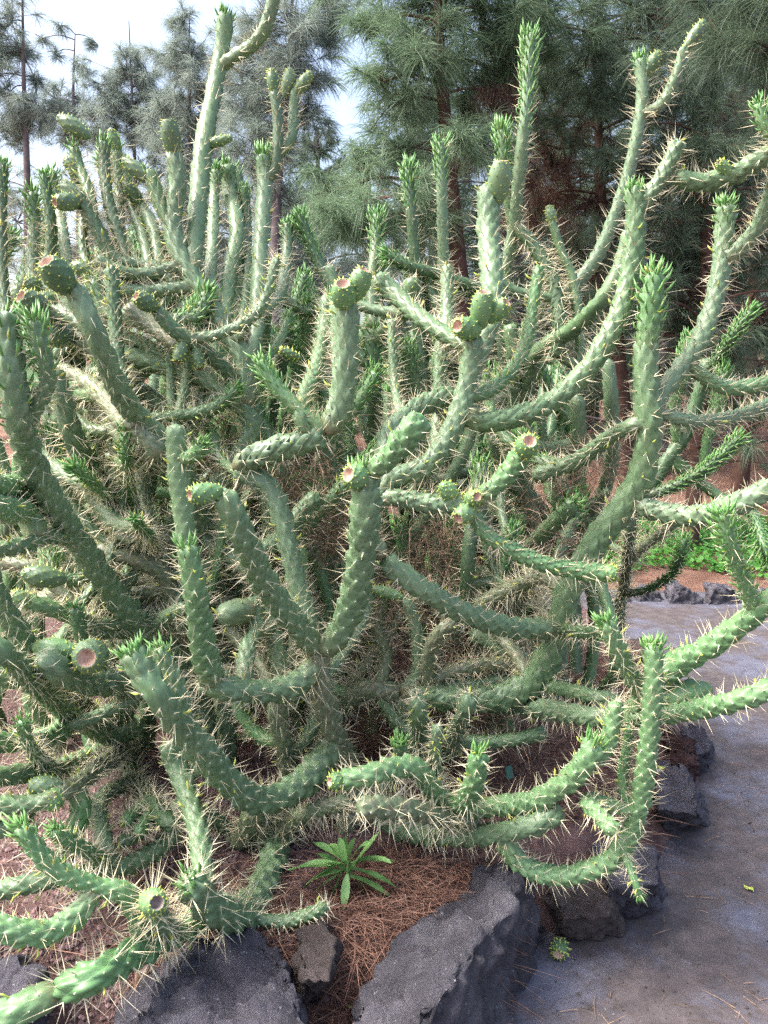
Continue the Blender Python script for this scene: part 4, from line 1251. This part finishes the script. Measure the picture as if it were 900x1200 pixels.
pine('pine_tree', 'distant thin pine with a bare spike top against the white sky', None, [(165, 420), (160, 250), (155, 120), (151, 24)], 13.5, .055,
     [(145, 85, 30, 0), (172, 85, 24, .2), (120, 100, 20, .1), (160, 130, 34, .3), (195, 125, 28, .2), (110, 140, 22, 0), (175, 160, 30, .1), (165, 105, 24, .2), (130, 118, 18, 0), (185, 120, 20, .2), (155, 145, 26, 0), (190, 160, 22, -.2), (125, 160, 18, .1), (150, 60, 9, 0), (165, 200, 34, .2), (140, 250, 38, .2), (190, 290, 40, .4)],
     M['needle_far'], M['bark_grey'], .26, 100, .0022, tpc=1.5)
pine('pine_tree', 'distant sparse pine with bare twisting upper twigs against the white sky', None, [(95, 420), (92, 220), (86, 120), (88, 40)], 14.0, .07,
     [(70, 118, 30, 0), (98, 120, 24, .2), (50, 120, 20, .2), (85, 150, 28, 0), (65, 62, 8, .1), (100, 80, 9, .1), (92, 135, 20, .2), (60, 135, 20, 0), (72, 30, 8, 0), (112, 50, 7, .2), (86, 75, 8, 0), (75, 160, 22, .2), (105, 160, 16, 0), (85, 220, 36, .2), (70, 280, 40, .2), (110, 300, 36, .3), (50, 45, 7, 0)],
     M['needle_far'], M['bark_grey'], .24, 80, .0022, tpc=1.3)
pine('pine_tree', 'pine at the left edge with a grey-purple trunk and thin crown', None, [(33, 420), (32, 220), (28, 100), (26, -30)], 11.5, .075,
     [(14, 25, 32, 0), (-5, 90, 30, 0), (30, 60, 20, .2), (30, 150, 28, .2), (0, 150, 30, .1), (18, 62, 22, .2), (38, 118, 26, -.1), (10, 110, 24, .2), (52, 130, 20, .1), (-10, 60, 30, 0), (22, 140, 22, 0), (5, -5, 30, 0), (45, 95, 10, .2), (20, 260, 36, .4), (50, 320, 40, .4), (-10, 220, 30, .3)],
     M['needle_far'], M['bark_grey'], .26, 100, .0020, tpc=1.3)
pine('pine_tree', 'close pine whose dark long needles hang into the upper right corner', None, [(1120, 700), (1100, 300), (1060, -60), (1040, -300)], 4.6, .16,
     [(880, 0, 55, 0), (850, 45, 34, -.1), (905, 60, 42, -.2), (860, -50, 60, 0), (930, 20, 60, .1), (940, 110, 45, 0), (820, 0, 40, .2), (905, 120, 26, .2)],
     M['needle_dk'], M['bark'], .28, 150, .0010, tpc=1.6)
# low shaded pines filling the grove behind
def far_pine_mesh():
    cents, dirs = [], []
    lv, lq, off = [], [], 0
    H = 6.5
    v, q = tube_mesh('t', [np.array([0, 0, -.2]), np.array([.05, 0, H * .5]), np.array([0, .03, H])], .16, .03, 10)
    trunk = mesh_np('trunk', v, quads=q)
    for k in range(46):
        z = H * (.06 + .94 * (k / 46)); a = k * 2.4; Rr = (1.9 * (1 - z / H) ** .7 + .25) * rng.uniform(.7, 1.1)
        e = np.array([math.cos(a) * Rr, math.sin(a) * Rr, z + .15 * Rr]); s = np.array([0, 0, z])
        v, q = tube_mesh('x', [s, (s + e) / 2 + [0, 0, .1], e], .03, .008, 5); lv.append(v); lq.append(q + off); off += len(v)
        for j in range(9):
            f = rng.uniform(.3, 1.05); cents.append(s + (e - s) * f + rng.normal(0, .16, 3)); dirs.append(unit((e - s) + rng.normal(0, .6, 3) + [0, 0, .4]))
    p0, p1, p2 = needle_tuft_arrays(np.array(cents), np.array(dirs), .28, 70, .6, 1.0, .14)
    v, t, q = ribbons(p0, p1, p2, np.full(len(p0), .0035))
    return trunk, mesh_np('limbs', np.vstack(lv), quads=np.vstack(lq)), mesh_np('crown', v, t, q, False)
ft, fl, fc = far_pine_mesh()
first = True
for x, y, s in [(-9, 17, .8), (-6.6, 19, .75), (-3.6, 17, .85), (-4.9, 21, .8), (-1.2, 15, .9), (.6, 13.5, 1.05), (2.4, 15, 1.2), (4.3, 12.5, 1.15), (6.2, 14.5, 1.2), (3.3, 18, 1.3), (7.5, 18, 1.3), (9.5, 15, 1.2), (1.2, 19, 1.2), (-2.2, 20, .85), (5.2, 20, 1.4), (11, 21, 1.4)]:
    root = tag(empty('pine_tree', (x, y, hill(x, y))), 'dark bushy pine in the shaded grove far behind the cactus', 'tree', 'pines of the far grove')
    root.scale = (s, s, s); root.rotation_euler = (0, 0, x * 1.7 + y)
    for nm, me, mt in (('trunk', ft, M['bark_grey']), ('limbs', fl, M['bark_grey']), ('crown', fc, M['needle_dk'])):
        o = bpy.data.objects.new(nm, me); COL.objects.link(o); o.parent = root
        if nm != 'trunk': o['kind'] = 'stuff'
        if first: me.materials.append(mt)
    first = False
# bare trunks of the grove seen between the stems
for i, (x, y0, d, r, lab) in enumerate([(808, 640, 8.2, .09, 'dark pine trunk behind the right-hand leafy shoots'), (862, 640, 10.5, .12, 'purplish pine trunk rising from the far edge of the clover')]):
    p = P(x, y0, d); g = np.array([p[0], p[1], hill(p[0], p[1])])
    root = tag(empty('pine_tree', g), lab, 'tree')
    v, q = tube_mesh('t', [g - [0, 0, .1], g + [.03, 0, 1.2], g + [.05, .05, 2.6], g + [-.05, .1, 4.2]], r, r * .45, 14)
    link('trunk', mesh_np('trunk', v - g, quads=q), M['bark'], parent=root)
    cents, dirs = [], []
    for k in range(26):
        a = k * 2.4; z = .9 + 3.4 * k / 26; L = .8 + .3 * math.sin(k)
        cents.append(g + [math.cos(a) * L, math.sin(a) * L, z]); dirs.append(unit(np.array([math.cos(a), math.sin(a), .2])))
    p0, p1, p2 = needle_tuft_arrays(np.array(cents), np.array(dirs), .28, 90, .6, 1.1, .14)
    v, t, q = ribbons(p0, p1, p2, np.full(len(p0), .0018))
    link('crown', mesh_np('crown', v - g, t, q, False), M['needle_dk'], parent=root, kind='stuff')
    lv, lq, off = [], [], 0
    for c in cents:
        s = g + [0, 0, c[2] - g[2] - .1]
        v, q = tube_mesh('x', [s, (s + c) / 2 + [0, 0, .08], c], .018, .006, 5); lv.append(v); lq.append(q + off); off += len(v)
    link('limbs', mesh_np('limbs', np.vstack(lv) - g, quads=np.vstack(lq)), M['bark'], parent=root, kind='stuff')
